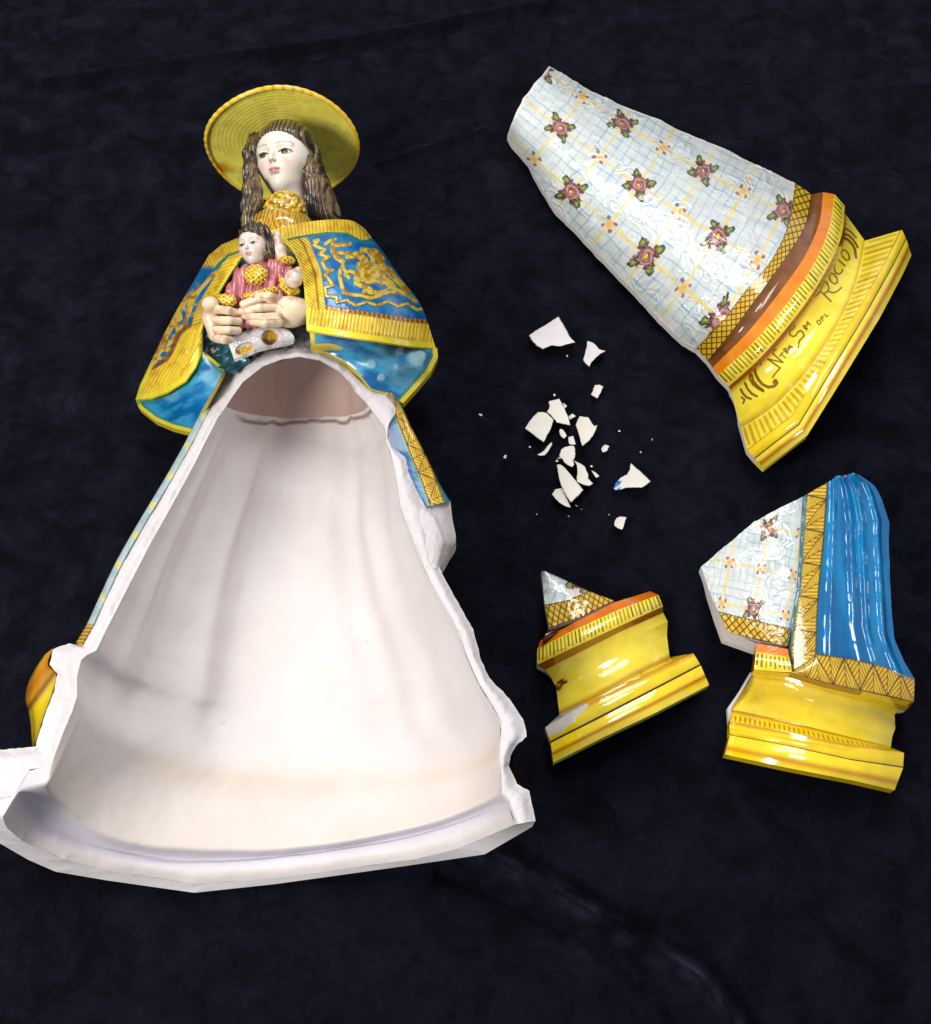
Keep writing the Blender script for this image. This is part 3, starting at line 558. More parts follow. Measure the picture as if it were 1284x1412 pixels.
# ------------------------------------------------------------------ shards and crumbs
def build_shards():
    S = [
     ('large wedge-shaped white shard beside the skirt fragment, biggest loose chip', .012, 0.16, [(130, 190), (165, 162), (230, 125), (310, 72), (340, 120), (375, 190), (412, 232), (365, 242), (320, 255), (262, 250), (215, 272), (175, 250), (148, 220)]),
     ('small grey-white three-pointed shard next to the large wedge shard', .011, -0.5, [(487, 220), (525, 235), (560, 272), (597, 282), (560, 303), (530, 330), (510, 350), (497, 380), (475, 360), (460, 335), (470, 305)]),
     ('lone small squarish white shard above the main cluster', .006, 0, [(530, 490), (560, 488), (583, 500), (565, 540), (545, 572), (507, 548), (520, 525)]),
     ('five-sided flat white shard at the outer edge of the cluster, pointing to the figurine', .006, 0, [(185, 655), (215, 654), (240, 660), (280, 700), (262, 760), (240, 795), (220, 838), (160, 795), (105, 752), (150, 690)]),
     ('tall blocky white shard at the top of the cluster', .007, 0.1, [(250, 590), (285, 580), (315, 572), (332, 605), (350, 640), (370, 690), (382, 735), (340, 728), (300, 718), (270, 680), (240, 650), (255, 625)]),
     ('tiny yellowish splinter touching the tall blocky shard', .004, 0, [(335, 600), (350, 606), (362, 620), (345, 632)]),
     ('tiny pointed splinter between the two upper cluster shards', .004, 0, [(370, 682), (395, 665), (415, 680), (395, 690), (380, 700)]),
     ('notched white shard with a hooked corner, on the cluster side facing the skirt fragment', .006, 0, [(440, 678), (465, 684), (490, 685), (505, 708), (515, 725), (530, 740), (548, 735), (535, 770), (520, 800), (490, 835), (455, 862), (442, 820), (430, 780), (415, 735), (425, 705)]),
     ('small oval splinter in the middle gap of the cluster', .005, 0, [(315, 765), (322, 756), (335, 760), (350, 780), (360, 798), (345, 815), (328, 805), (318, 785)]),
     ('small blunt chip leaning on the rounded centre shard', .006, 0, [(370, 808), (385, 802), (400, 800), (408, 825), (415, 850), (395, 852), (375, 848)]),
     ('rounded lumpy white shard in the centre of the cluster', .009, 0.2, [(325, 882), (350, 866), (380, 858), (404, 860), (412, 880), (410, 930), (398, 950), (405, 975), (395, 990), (365, 975), (345, 960), (335, 940), (315, 925)]),
     ('thin crescent-shaped white sliver beside the five-sided shard', .004, 0, [(262, 842), (270, 838), (270, 855), (250, 890), (225, 918), (200, 920), (182, 915), (215, 895), (240, 865)]),
     ('lone small bean-shaped chip outside the cluster toward the skirt fragment', .005, 0, [(570, 880), (580, 862), (595, 853), (620, 862), (605, 890), (580, 900)]),
     ('long tapered white shard at the lower end of the cluster', .010, -0.1, [(300, 975), (320, 972), (345, 990), (380, 1030), (425, 1085), (462, 1130), (430, 1165), (385, 1205), (355, 1160), (330, 1110), (310, 1040)]),
     ('half-round white shard tucked under the long tapered shard', .005, 0, [(330, 1115), (350, 1150), (370, 1200), (385, 1235), (355, 1228), (330, 1215), (300, 1190), (270, 1155), (290, 1125)]),
     ('jagged triangular white shard right of the long tapered shard', .006, 0, [(400, 945), (440, 965), (470, 985), (478, 1010), (490, 1030), (490, 1060), (520, 1090), (500, 1103), (460, 1096), (420, 1080), (425, 1020), (420, 970)]),
     ('tiny narrow chip beside the jagged triangular shard', .004, 0, [(510, 1010), (535, 1022), (558, 1045), (540, 1055), (525, 1035)]),
     ('boomerang-shaped white shard with a blue glazed tip', .008, 0.15, [(750, 965), (790, 1000), (830, 1036), (872, 1075), (845, 1098), (815, 1115), (770, 1113), (720, 1115), (680, 1128), (655, 1132), (642, 1120), (655, 1085), (690, 1052), (728, 1034), (745, 1000)]),
     ('lone half-moon white chip nearest the small base fragment', .006, 0, [(682, 1290), (725, 1295), (712, 1330), (698, 1370), (672, 1362), (650, 1345), (652, 1318), (662, 1300)]),
    ]
    def prism(name, pts, h, tilt, sd, blue=False):
        p = np.array([(700 + x / 4.4125, 420 + y / 4.4125) for x, y in pts]); n0 = len(p)
        w = W(p[:, 0], p[:, 1], 0)[:, :2]; c = w.mean(0)
        # subdivide the outline with a little roughness
        q = []; r = np.random.default_rng(sd)
        for a, b in zip(w, np.roll(w, -1, 0)):
            L = np.linalg.norm(b - a); m = max(1, int(L / 0.002))
            for k in range(m):
                t = k / m; d = (b - a) / (L + 1e-9); off = (r.random() - 0.5) * 0.0006 * (1 if k else 0.3)
                q.append(a + (b - a) * t + np.array([-d[1], d[0]]) * off)
        q = np.array(q); n = len(q); dirn = np.array([math.cos(sd), math.sin(sd)]); rad = np.abs(w - c).max()
        def hz(x, base): return base + tilt * (((x - c) @ dirn) + rad) * 0.5
        V = []; F = []
        ins = [(0.95, 0.0), (1.0, 0.45), (0.985, 0.92), (0.95, 1.0), (0.6, 0.93), (0.25, 0.88)]
        for s, zf in ins:
            x = c + (q - c) * s; z = np.maximum(hz(x, h) * zf, 0) + 0.0006
            if zf > 0.9: z = z + 0.0004 * (n2(x[:, 0], x[:, 1], 300, 2, sd) - 0.5)
            # stay on the sight line of the traced outline
            pix = PX(np.c_[x, np.zeros(n)]); V.append(W(pix[:, 0], pix[:, 1], z) if zf else np.c_[x, z])
        k = len(ins); V.append(np.array([[*c, hz(c, h) * 1.06 + .0006]])); V = np.vstack(V)
        tri = []
        for i in range(k - 1):
            for j in range(n):
                a, b = i * n + j, i * n + (j + 1) % n; tri += [(a, b, b + n), (a, b + n, a + n)]
        o = (k - 1) * n
        for j in range(n): tri.append((o + j, o + (j + 1) % n, k * n))
        V[-1] = V[o:o + n].mean(0)
        ar = 0.5 * np.sum(q[:, 0] * np.roll(q[:, 1], -1) - np.roll(q[:, 0], -1) * q[:, 1]); tri = np.array(tri)
        if ar < 0: tri = tri[:, ::-1]
        col = np.broadcast_to(CLAY_C, V.shape).copy(); sm = np.zeros(len(tri), bool)
        mid = np.zeros(len(tri), int)
        if blue:
            fc = V[tri].mean(1); pf = PX(fc); mid[(pf[:, 0] < 700 + 684 / 4.4125)] = 1; col[:] = lin((10, 96, 160))
        org = np.array([c[0], c[1], 0.0])
        o = make_mesh(name, V - org, tri, [M_CREAM, M_GLAZE] if blue else [M_CLAY if sd in (1, 2) else M_CREAM], None, col, mid, sm); o.location = org
        return o
    for i, (lab, h, tilt, pts) in enumerate(S):
        o = prism('clay_shard', pts, h * 0.72, tilt * 0.5 + (0.10 if h > .005 else 0), i + 1, 'blue' in lab); tag(o, lab, 'shard', 'white shards of the broken figurine')
    crumbs = [(285, 550, 9, 'tiny clay crumb just above the tall blocky shard'), (363, 313, 7, 'tiny clay crumb below the large wedge-shaped shard'), (680, 772, 8, 'lone clay crumb between the notched shard and the skirt fragment'),
              (880, 822, 6, 'outermost clay crumb toward the lettered yellow base'), (810, 898, 6, 'clay crumb above the boomerang-shaped shard'), (135, 868, 6, 'clay crumb below the five-sided flat shard, figurine side'),
              (298, 950, 12, 'clay crumb touching the upper end of the long tapered shard'), (510, 985, 8, 'clay crumb above the tiny narrow chip'), (420, 1222, 8, 'clay crumb just under the tip of the half-round shard'),
              (450, 1245, 6, 'second clay crumb under the half-round shard, farther from it'), (175, 1277, 6, 'lowest clay crumb on the figurine side of the cluster'), (372, 1288, 5, 'smallest clay crumb directly below the cluster'),
              (615, 1277, 6, 'clay crumb just above the half-moon chip'), (-163, 671, 12, 'clay crumb nearest the figurine, alone on the velvet'), (-13, 927, 14, 'blunt clay crumb between figurine and shard cluster'), (318, 935, 11, 'clay crumb against the side of the rounded lumpy shard')]
    r = np.random.default_rng(3)
    for i, (x, y, s, lab) in enumerate(crumbs):
        a = np.sort(r.random(6) * 6.283); rr = s * (0.65 + 0.6 * r.random(6))
        o = prism('clay_crumb', [(x + k * math.cos(t), y + 0.8 * k * math.sin(t)) for k, t in zip(rr, a)], 0.0015, 0, 50 + i)
        tag(o, lab, 'crumb', 'tiny clay crumbs around the shards')
build_shards()
# ------------------------------------------------------------------ the hollow figurine: shell
FIG = empty('figurine', W(380, 800, 0), 'broken hollow ceramic woman figurine in straw hat holding a child, lying open', 'figurine')
def under_fig(o):
    return o
PAIRS = np.array([
 (18, 1099, -40, 1100, .130), (41, 1061, -30, 1034, .131), (69.5, 1057, 10, 1033, .131), (72.5, 1052, 49, 1029.5, .130), (86, 1014, 62, 987, .130), (97.7, 987, 74, 954.7, .130), (106.5, 960, 79, 929.5, .130),
 (106, 934, 68.7, 915, .129), (112, 910, 72.5, 895.5, .129), (120, 903, 94.7, 887, .128), (133, 897, 109.5, 889.6, .128), (146.5, 868.5, 126, 861, .127), (157, 848, 139, 832.5, .126), (177, 809, 164.5, 778.5, .125),
 (205.6, 753, 195, 724.5, .123), (239, 694, 229, 668, .120), (267, 642, 257, 619, .118), (301, 575, 288, 560, .116), (310, 563, 300, 535, .117), (322, 545, 306.7, 521, .120), (334.8, 527, 320, 511, .124),
 (362.8, 505, 345, 496, .131), (387.7, 496, 378, 483, .135), (412.6, 492, 408, 480, .137), (440.7, 497.4, 440, 482, .136), (465.6, 511, 466, 492, .132), (482.7, 528.5, 487, 507, .127), (490.5, 541, 503, 524, .123),
 (504.5, 555, 525, 538, .119), (520, 575, 543.5, 552, .117), (530, 588, 548, 567.5, .117), (532, 596, 537, 584.6, .117), (532, 608, 537, 603, .117), (538, 622, 545, 619, .118), (543, 640, 561, 632, .118), (547, 665, 564, 650, .119),
 (553, 700, 587, 697, .120), (566, 735, 592, 725, .121), (582, 775, 600, 772, .122), (592, 798, 611, 793, .123), (612, 834, 631, 830, .124), (632, 871, 652, 868, .126), (645, 908, 662, 905, .127), (660, 942, 675, 935, .128), (680, 974, 703, 964, .129),
 (689, 992, 722, 993, .130), (691, 1005, 727, 1015, .130), (689, 1030, 712, 1028, .130), (688, 1045, 703, 1043, .130), (688, 1062, 702, 1056, .130), (689, 1094, 713, 1081, .130), (699, 1106, 730, 1091, .130), (706, 1122, 735, 1112, .130), (710, 1137, 738, 1132, .130)])
def build_shell():
    # broken rim -------------------------------------------------------------
    q = PAIRS; d = np.r_[0, np.cumsum(np.hypot(np.diff(q[:, 2]), np.diff(q[:, 3])) + np.hypot(np.diff(q[:, 0]), np.diff(q[:, 1])))]
    n = 1100; t = np.linspace(0, d[-1], n); D = np.stack([np.interp(t, d, q[:, k]) for k in range(5)], -1)
    m = 20; s = np.linspace(0, 1, m)[None, :]
    px = D[:, :1] * (1 - s) + D[:, 2:3] * s; py = D[:, 1:2] * (1 - s) + D[:, 3:4] * s
    jx = (n2(px, py, 1 / 7., 2, 3) - 0.5) * 2.2 * s; jy = (n2(px, py, 1 / 7., 2, 13) - 0.5) * 2.2 * s
    z = D[:, 4:5] - 0.0045 * s + 0.0022 * (n2(px, py, 1 / 18., 2, 2) - 0.5) + 0.0006 * (n2(px, py, 1 / 4., 2, 22) - 0.5) - 0.0012 * np.cos(s * math.pi * 2)
    P = W(px + jx, py + jy, z); z_in = z[:, 0]
    sheet('broken_rim', P, CLAY_C, M_CLAY, FIG)
    rim_in = P[:, 0]; rim_out = P[:, -1]; pix_in = PX(rim_in); pix_out = PX(rim_out)
    # cavity -----------------------------------------------------------------
    iL = np.argmin(np.hypot(pix_in[:, 0] - 312, pix_in[:, 1] - 561)); iR = np.argmin(np.hypot(pix_in[:, 0] - 504.5, pix_in[:, 1] - 555))
    jL = np.argmin(np.hypot(pix_in[:, 0] - 103, pix_in[:, 1] - 972)); jR = np.argmin(np.hypot(pix_in[:, 0] - 690, pix_in[:, 1] - 1000))
    nu, nv = 260, 170
    def along(a, b, n):
        seg = rim_in[min(a, b):max(a, b) + 1]; seg = seg if a < b else seg[::-1]; dd = np.r_[0, np.cumsum(np.linalg.norm(np.diff(seg, axis=0), axis=1))]
        return np.stack([np.interp(np.linspace(0, dd[-1], n), dd, seg[:, k]) for k in range(3)], -1)
    L = along(iL, jL, nv); R = along(iR, jR, nv)
    cA = W(418, 578, 0.030); cR = W(330, 1066, 0.018)
    v = np.linspace(0, 1, nv)[:, None]; phi = np.linspace(0, math.pi, nu)[None]
    zf = 0.030 * (1 - v) ** 2 + 0.016 + (0.002) * v - 0.016 * (1 - v) ** 2 * 0
    zf = 0.016 + 0.016 * (1 - v) ** 2
    lA = cA[1] - 0.5 * (L[0, 1] + R[0, 1]); lR = cR[1] - 0.5 * (L[-1, 1] + R[-1, 1])
    lean = lA * (1 - v) + lR * v
    ca = np.sign(np.cos(phi)) * np.abs(np.cos(phi)) ** 0.85; sa = np.abs(np.sin(phi)) ** 0.9
    mid = 0.5 * (L + R)[:, None, :]; half = 0.5 * (L - R)[:, None, :]
    G = mid + half * ca[..., None]
    zrim = G[..., 2]; G[..., 2] = zrim - (zrim - zf) * sa; G[..., 1] += lean * sa
    # soft draped folds inside
    th = phi / math.pi + 0.02 * np.sin(v * 5)
    fold = 0.0030 * np.sin(th * 26 + 0.6) + 0.0026 * np.sin(th * 43 + 2.0 + v) + 0.0030 * np.exp(-((th - 0.30) / 0.03) ** 2) - 0.0032 * np.exp(-((th - 0.40) / 0.05) ** 2) + 0.003 * np.exp(-((th - 0.20) / 0.035) ** 2) + 0.0045 * np.exp(-((th - 0.075) / 0.022) ** 2) * smooth(.95, .6, v)
    fold = fold * smooth(0.0, 0.10, th) * smooth(1.0, 0.90, th) * (0.35 + 0.65 * smooth(0.05, 0.35, v)) * smooth(1.02, 0.86, v)
    Nn = normals(G); G = G + Nn * fold[..., None]
    ridge_row = G[-1].copy()
    # lower rows as traced lines
    def traced(pts, zc, zf0, n=nu, sp=True):
        p = resample(pts, 2000, sp); xm = np.maximum.accumulate(p[:, 0] - p[:, 0].min()); key = .85 * xm / xm[-1] + .15 * np.linspace(0, 1, 2000)
        kj = .85 * (1 - ca[0]) / 2 + .15 * phi[0] / math.pi; kj = (kj - kj[0]) / (kj[-1] - kj[0]) * (key[-1] - key[0]) + key[0]; p = np.stack([np.interp(kj, key, p[:, k]) for k in range(2)], -1); x = p[:, 0]; a, b = x.min(), x.max(); c = np.clip((x - (a + b) / 2) / ((b - a) / 2), -1, 1)
        ph = np.arccos(-c); ii = np.arange(n); ph = np.where((ii < np.argmin(x)) | (ii > np.argmax(x)), 0.0, ph); return W(p[:, 0], p[:, 1], zc - (zc - zf0) * np.abs(np.sin(ph)) ** 0.9)
    wall_b = [(70, 1055), (68, 1088), (89, 1114.5), (118, 1138), (154, 1156), (207, 1168), (266, 1172), (325, 1173), (380, 1172), (469, 1162), (546, 1147), (605, 1132), (664, 1108.6), (689, 1094)]
    groove = [(40, 1063), (27, 1088), (34, 1112), (53, 1128), (83, 1147), (124, 1165), (177.6, 1178), (237, 1188.5), (310, 1188), (380, 1182.6), (469, 1171), (557.6, 1156), (631.5, 1135), (699.6, 1106)]
    footin = [(18, 1099), (3, 1124), (8, 1140), (29.6, 1159), (88.8, 1185.5), (148, 1200), (268, 1219), (380, 1211), (572, 1185), (631.5, 1170.7), (710, 1137)]
    footout = [(-40, 1100), (-32, 1135), (0, 1163), (40, 1186), (77, 1202), (148, 1214), (268, 1231), (380, 1219), (560, 1194), (668.5, 1178), (734, 1140), (738, 1132)]
    r_wall = traced(wall_b, .130, .015); r_gro = traced(groove, .130, .0085); r_fin = traced(footin, .130, .005, nu, False)
    def blend(a, b, n, bow):
        s = np.linspace(0, 1, n)[1:, None, None]; return a[None] * (1 - s) + b[None] * s + np.array([0, 0, 1.0]) * bow * np.sin(s * math.pi) * smooth(0, .10, phi[0] / math.pi)[None, :, None] * smooth(1, .90, phi[0] / math.pi)[None, :, None]
    G2 = blend(ridge_row, r_wall, 46, -0.005); G3 = blend(r_wall, r_gro, 18, -0.007); G4 = blend(r_gro, r_fin, 22, 0.0035)
    full = np.concatenate([G, G2, G3, G4], 0)
    for it in range(5):                                     # soften the bends as slip-cast clay does
        k = full.copy(); k[1:-1] = 0.25 * full[:-2] + 0.5 * full[1:-1] + 0.25 * full[2:]; k[:, 0] = full[:, 0]; k[:, -1] = full[:, -1]; full = k
    for it in range(14):
        k = full.copy(); a, b = nv - 14, nv + 14; k[a:b] = 0.25 * full[a - 1:b - 1] + 0.5 * full[a:b] + 0.25 * full[a + 1:b + 1]; k[:, 0] = full[:, 0]; k[:, -1] = full[:, -1]; full = k
    N_ = normals(full); full = full + N_ * (0.0010 * (fbm(full * 55, 3, 4) - 0.5) + 0.0003 * (fbm(full * 260, 2, 6) - 0.5))[..., None]
    full[0] = G[0]
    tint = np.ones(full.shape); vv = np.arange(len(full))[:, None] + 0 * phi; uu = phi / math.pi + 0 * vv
    st = np.exp(-((vv - nv - 6) / 8.0) ** 2) * smooth(.10, .30, uu) * (0.5 + 0.5 * n2(uu * 9, vv * .05, 1, 2, 3)); tint = mix(tint, (0.95, 0.84, 0.66), st * .8)  # warm bounce light along the ridge, painted into the tint
    tint = mix(tint, (0.97, 0.90, 0.80), smooth(nv, nv + 30, vv) * .5 * smooth(nv + 62, nv + 45, vv)); tint = mix(tint, (0.84, 0.86, 1.02), smooth(nv + 43, nv + 48, vv) * smooth(nv + 74, nv + 62, vv) * .8)  # cream base wall; the groove's cool bluish shade is painted in
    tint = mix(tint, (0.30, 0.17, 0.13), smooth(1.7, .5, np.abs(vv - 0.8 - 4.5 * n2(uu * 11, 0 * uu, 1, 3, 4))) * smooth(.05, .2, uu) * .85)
    for a, b, r in ((.31, 40, .8), (.62, 110, .4), (.38, 150, .4)): tint = mix(tint, (.55, .45, .4), smooth(1.2, .5, np.hypot((uu - a) * 170, vv - b) / r) * .6)
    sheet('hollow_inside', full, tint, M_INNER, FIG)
    # hood of the cavity under the chest ------------------------------------------
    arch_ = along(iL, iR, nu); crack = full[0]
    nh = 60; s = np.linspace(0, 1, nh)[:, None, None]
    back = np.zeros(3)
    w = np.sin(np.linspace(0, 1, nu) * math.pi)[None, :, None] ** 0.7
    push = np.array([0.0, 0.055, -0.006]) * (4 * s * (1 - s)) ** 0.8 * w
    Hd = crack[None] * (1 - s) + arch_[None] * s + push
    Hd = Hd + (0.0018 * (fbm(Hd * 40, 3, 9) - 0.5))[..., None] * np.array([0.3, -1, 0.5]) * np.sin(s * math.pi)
    sheet('cavity_end', Hd, np.array((.72, .56, .50)), M_INNER, FIG)  # pinkish clay, browned further to carry the shade of the recess
    # dark seam where the end was luted on: a ragged thin groove ledge
    c2 = crack.copy(); wob = (n2(c2[:, 0], c2[:, 1], 90, 3, 5) - 0.5)
    pc = resample([(322, 585), (335, 580), (360, 582), (400, 578), (440, 574), (463, 572), (478, 563), (484, 565), (504, 555)], 150)
    pc[:, 1] += 2.0 * (n2(pc[:, 0], pc[:, 1], 1 / 9., 2, 5) - 0.5)
    # foot face ---------------------------------------------------------------
    rf = traced(footout, .130, .0005, nu, False); rfi = r_fin
    s = np.linspace(0, 1, 10)[:, None, None]; FF = rfi[None] * (1 - s) + rf[None] * s
    sheet('foot_face', FF, CLAY_C, M_CLAY, FIG)
    # outside skin, seen as a thin line along the left and hidden below ------------
    Nf = normals(full); O = (full - Nf * .009)[::2, ::2]; O[..., 2] = np.clip(O[..., 2], .0006, full[::2, ::2, 2] - .004); v = np.linspace(0, 1, len(O))[:, None]; ph = np.linspace(0, math.pi, O.shape[1])[None]
    cut = (nv + 28) // 2; rg = rf[::2]; sB = np.linspace(0, 1, 14)[1:, None, None]
    O = np.concatenate([O[:cut], O[cut - 1][None] * (1 - sB) + (rg[None] + np.array([0, .003, -.0004])) * sB], 0); v = np.linspace(0, 1, len(O))[:, None]
    pp = PX(O); sk = plaid(pp[..., 0], pp[..., 1], pp[..., 1] / 70.0, ph * 6 + 0 * v); pale = np.broadcast_to(lin((188, 198, 186)), sk.shape)
    dash = (np.mod(pp[..., 1] / 38.0, 1) < 0.22); sk = np.where(dash[..., None], lin((196, 186, 84)), pale * 0.6 + sk * 0.4)
    sk = np.where((pp[..., 1] > 862)[..., None], lin((196, 160, 20)), sk); sk = np.where(((pp[..., 1] > 858) & (pp[..., 1] < 893))[..., None], mix(np.broadcast_to(lin((170, 130, 20)), sk.shape), lin((80, 56, 14)), (np.mod(pp[..., 1] / 7, 1) < .5) * 1.0), sk)
    sheet('outer_skirt', O, sk, M_GLAZE, FIG)
    # glaze showing past the left break
    e = np.array([(109.5, 889.6, .1245), (126, 861, .1235), (139, 832.5, .1225), (164.5, 778.5, .1215), (195, 724.5, .1195), (229, 668, .1165), (257, 619, .1145), (288, 560, .1125)]); nrm = np.array([-.87, -.49, 0])
    T = spline_rows([e + np.array([2.5, 1.4, .0005]), e + nrm * 3 + np.array([0, 0, -.001]), e + nrm * 6 + np.array([0, 0, -.006]), e + nrm * 4 + np.array([0, 0, -.030])], 40, 260); px, py = T[..., 0], T[..., 1]
    a_ = (py - px) / 1.41; c = mix(np.broadcast_to(lin((160, 176, 176)), px.shape + (3,)), lin((190, 186, 110)), smooth(.12, .07, np.abs(np.mod(a_ / 46., 1) - .5))); c = mix(c, lin((120, 150, 166)), smooth(.5, .7, n2(px, py, 1 / 9., 2, 4)) * .5)
    c = mix(c, mix(np.broadcast_to(lin((190, 150, 30)), c.shape), lin((84, 56, 14)), (np.mod(py / 5, 1) < .5) * .8), smooth(858, 864, py)); sheet('glazed_edge', W(px, py, T[..., 2]), c, M_GLAZE, FIG)
    # yellow torus of the base at the left
    r0 = [(73, 894, .124), (66, 916, .124), (77, 930, .124), (72, 955, .124), (60, 988, .124), (48, 1030, .124)]
    r1 = [(60, 905, .115), (50, 922, .112), (45, 943, .108), (41, 964, .108), (46, 988, .110), (47, 1030, .113)]
    r2 = [(62, 908, .100), (54, 920, .085), (42, 943, .080), (38.5, 964, .080), (43.5, 990, .085), (47, 1032, .09)]
    r3 = [(80, 915, .03), (80, 930, .03), (80, 945, .03), (80, 965, .03), (80, 990, .03), (80, 1032, .03)]
    T = spline_rows([r0, r1, r2, r3], 60, 120); px, py = T[..., 0], T[..., 1]
    c = mix(np.broadcast_to(lin((206, 178, 24)), px.shape + (3,)), lin((176, 96, 14)), np.exp(-(((py - 930) * 0.55 + (px - 60) * 0.75 + 2) / 11) ** 2) * 0.9)
    c = mix(c, lin((110, 60, 14)), np.exp(-(((py - 930) * 0.55 + (px - 60) * 0.75 - 10) / 4) ** 2) * 0.9)
    sheet('base_moulding', W(px, py, T[..., 2]), c, M_GLAZE, FIG)
    # mantle edge at the right with its braid
    i0 = [(508, 530, .1145), (531, 541, .1145), (543.5, 553, .1135), (547, 567, .1125), (537, 584, .1125), (535.5, 603, .1125), (545, 620, .1125), (560, 632, .1130), (563, 650, .1140), (587, 699, .1150)]
    i1 = [(517, 524, .112), (540, 545, .111), (551, 563, .110), (556, 578, .109), (560, 592, .109), (567, 608, .109), (577, 628, .109), (587, 648, .109), (594, 664, .110), (607, 694, .111)]
    i2 = [(526, 520, .104), (549, 552, .102), (560, 572, .101), (566, 586, .100), (572, 598, .099), (580, 613, .098), (590, 633, .098), (600, 653, .098), (607, 668, .099), (621, 691, .10)]
    i3 = [(530, 530, .04), (545, 560, .04), (552, 576, .04), (560, 590, .04), (566, 602, .04), (574, 617, .04), (584, 637, .04), (594, 657, .04), (600, 672, .04), (614, 695, .04)]
    T = spline_rows([i0, i1, i2, i3], 150, 240); px, py = T[..., 0], T[..., 1]
    bc = [(526, 524), (548, 563), (569, 608), (588, 652), (603, 694)]
    dd = poly_dist(px, py, bc); w = 4 + 6.5 * smooth(520, 640, py)
    c = streaks(px, py, lin((4, 66, 118)), lin((16, 104, 156)), 1.1, 1 / 10., 6)
    side = (px - np.interp(py, [p[1] for p in bc], [p[0] for p in bc]))
    c = mix(c, lin((40, 130, 110)), smooth(w + 4, w + 1, dd)); al_ = (px * 0.45 + py * 0.89) / 21.0
    c = np.where((dd < w)[..., None], braid_paint(al_, np.clip(side / (2 * w) + 0.5, 0, 1), px, py), c)
    sheet('mantle_edge', W(px, py, T[..., 2] + 0.0018 * smooth(w, w - 3, dd)), c, M_SOFT, FIG)
    # torn layer of bare clay below it
    f0 = [(572, 706, .1185), (590, 698, .1165), (606, 694, .112), (621, 690, .104)]; f1 = [(568, 726, .1195), (592, 720, .1175), (610, 716, .112), (624, 716, .100)]; f2 = [(574, 748, .1200), (597, 743, .1185), (614, 742, .112), (628.5, 744, .098)]
    f3 = [(582, 766, .1205), (599, 764, .1195), (611, 763, .113), (619, 762, .100)]; f4 = [(591, 784, .1215), (600, 784, .1205), (605, 783, .118), (608, 782, .113)]
    T = spline_rows([f0, f1, f2, f3, f4], 60, 60); px, py = T[..., 0], T[..., 1]
    inside = smooth(-3, 3, (px - np.interp(py, [690, 700, 712, 735, 748, 776, 790], [575, 586, 600, 610, 614, 606, 604])))
    P = W(px, py, T[..., 2] - .004 * inside + .0008 * (n2(px, py, 1 / 5., 2, 6) - .5)); B = P.copy(); B[..., 2] -= .014
    sheet('torn_edge', P, CLAY_C, M_CLAY, FIG, .03, None, None, B)
build_shell()
# ------------------------------------------------------------------ sculpting: signed distances -> surface nets
def surface_net(f, lo, hi, h):
    lo = np.asarray(lo, float); n = np.ceil((np.asarray(hi) - lo) / h).astype(int) + 1
    ax = [lo[k] + h * np.arange(n[k]) for k in range(3)]
    st = 4; axc = [np.r_[a[::st], a[-1] + (h * st)] for a in ax]; Cc = f(np.stack(np.meshgrid(*axc, indexing='ij'), -1))
    S = Cc
    for k in range(3):
        S = np.repeat(S, st, axis=k)
    ix = [np.minimum((np.arange(n[k]) + st // 2), S.shape[k] - 1) for k in range(3)]; S = S[np.ix_(*ix)].astype(float)
    near = np.abs(S) < h * st * 2.2 + 0.0016; g = np.stack(np.nonzero(near), -1); S[near] = f(np.stack([ax[k][g[:, k]] for k in range(3)], -1)); ins = S < 0
    c = tuple(slice(0, -1) for _ in range(3)); cnt = np.zeros(np.array(S.shape) - 1)
    corners = [(a, b, d) for a in (0, 1) for b in (0, 1) for d in (0, 1)]
    sub = {k: S[k[0]:S.shape[0] - 1 + k[0], k[1]:S.shape[1] - 1 + k[1], k[2]:S.shape[2] - 1 + k[2]] for k in corners}
    acc = np.zeros(cnt.shape + (3,)); num = np.zeros(cnt.shape)
    for a in corners:
        for k in range(3):
            if a[k] == 0:
                b = list(a); b[k] = 1; b = tuple(b); s0, s1 = sub[a], sub[b]; cr = (s0 < 0) != (s1 < 0)
                t = np.where(cr, s0 / np.where(cr, s0 - s1, 1), 0); p = np.zeros(cnt.shape + (3,)); p[...] = a; p[..., k] = t
                acc += np.where(cr[..., None], p, 0); num += cr
    act = num > 0; idx = -np.ones(cnt.shape, int); idx[act] = np.arange(act.sum())
    g = np.stack(np.nonzero(act), -1); V = lo + h * (g + acc[act] / num[act][:, None])
    F = []
    for k in range(3):
        sl0 = [slice(None)] * 3; sl1 = [slice(None)] * 3; sl0[k] = slice(0, -1); sl1[k] = slice(1, None)
        a, b = ins[tuple(sl0)], ins[tuple(sl1)]; e = np.stack(np.nonzero(a != b), -1)
        o1, o2 = [(1, 2), (2, 0), (0, 1)][k]; e = e[(e[:, o1] > 0) & (e[:, o2] > 0) & (e[:, o1] < S.shape[o1] - 1) & (e[:, o2] < S.shape[o2] - 1)]
        def at(d1, d2):
            q = e.copy(); q[:, o1] -= d1; q[:, o2] -= d2; return idx[q[:, 0], q[:, 1], q[:, 2]]
        quad = np.stack([at(1, 1), at(0, 1), at(0, 0), at(1, 0)], -1); inn = ins[e[:, 0], e[:, 1], e[:, 2]]
        quad[~inn] = quad[~inn][:, ::-1]; F.append(quad)
    F = np.vstack(F); F = F[(F >= 0).all(1)]
    # two rounds of gentle smoothing
    for it in range(2):
        A = np.zeros_like(V); cN = np.zeros(len(V))
        for a in range(4):
            np.add.at(A, F[:, a], V[F[:, (a + 1) % 4]]); np.add.at(cN, F[:, a], 1)
        V = 0.5 * V + 0.5 * A / np.maximum(cN, 1)[:, None]
    return V, F
def smin(a, b, k):
    h = np.clip(0.5 + 0.5 * (b - a) / k, 0, 1); return b * (1 - h) + a * h - k * h * (1 - h)
def smax(a, b, k): return -smin(-a, -b, k)
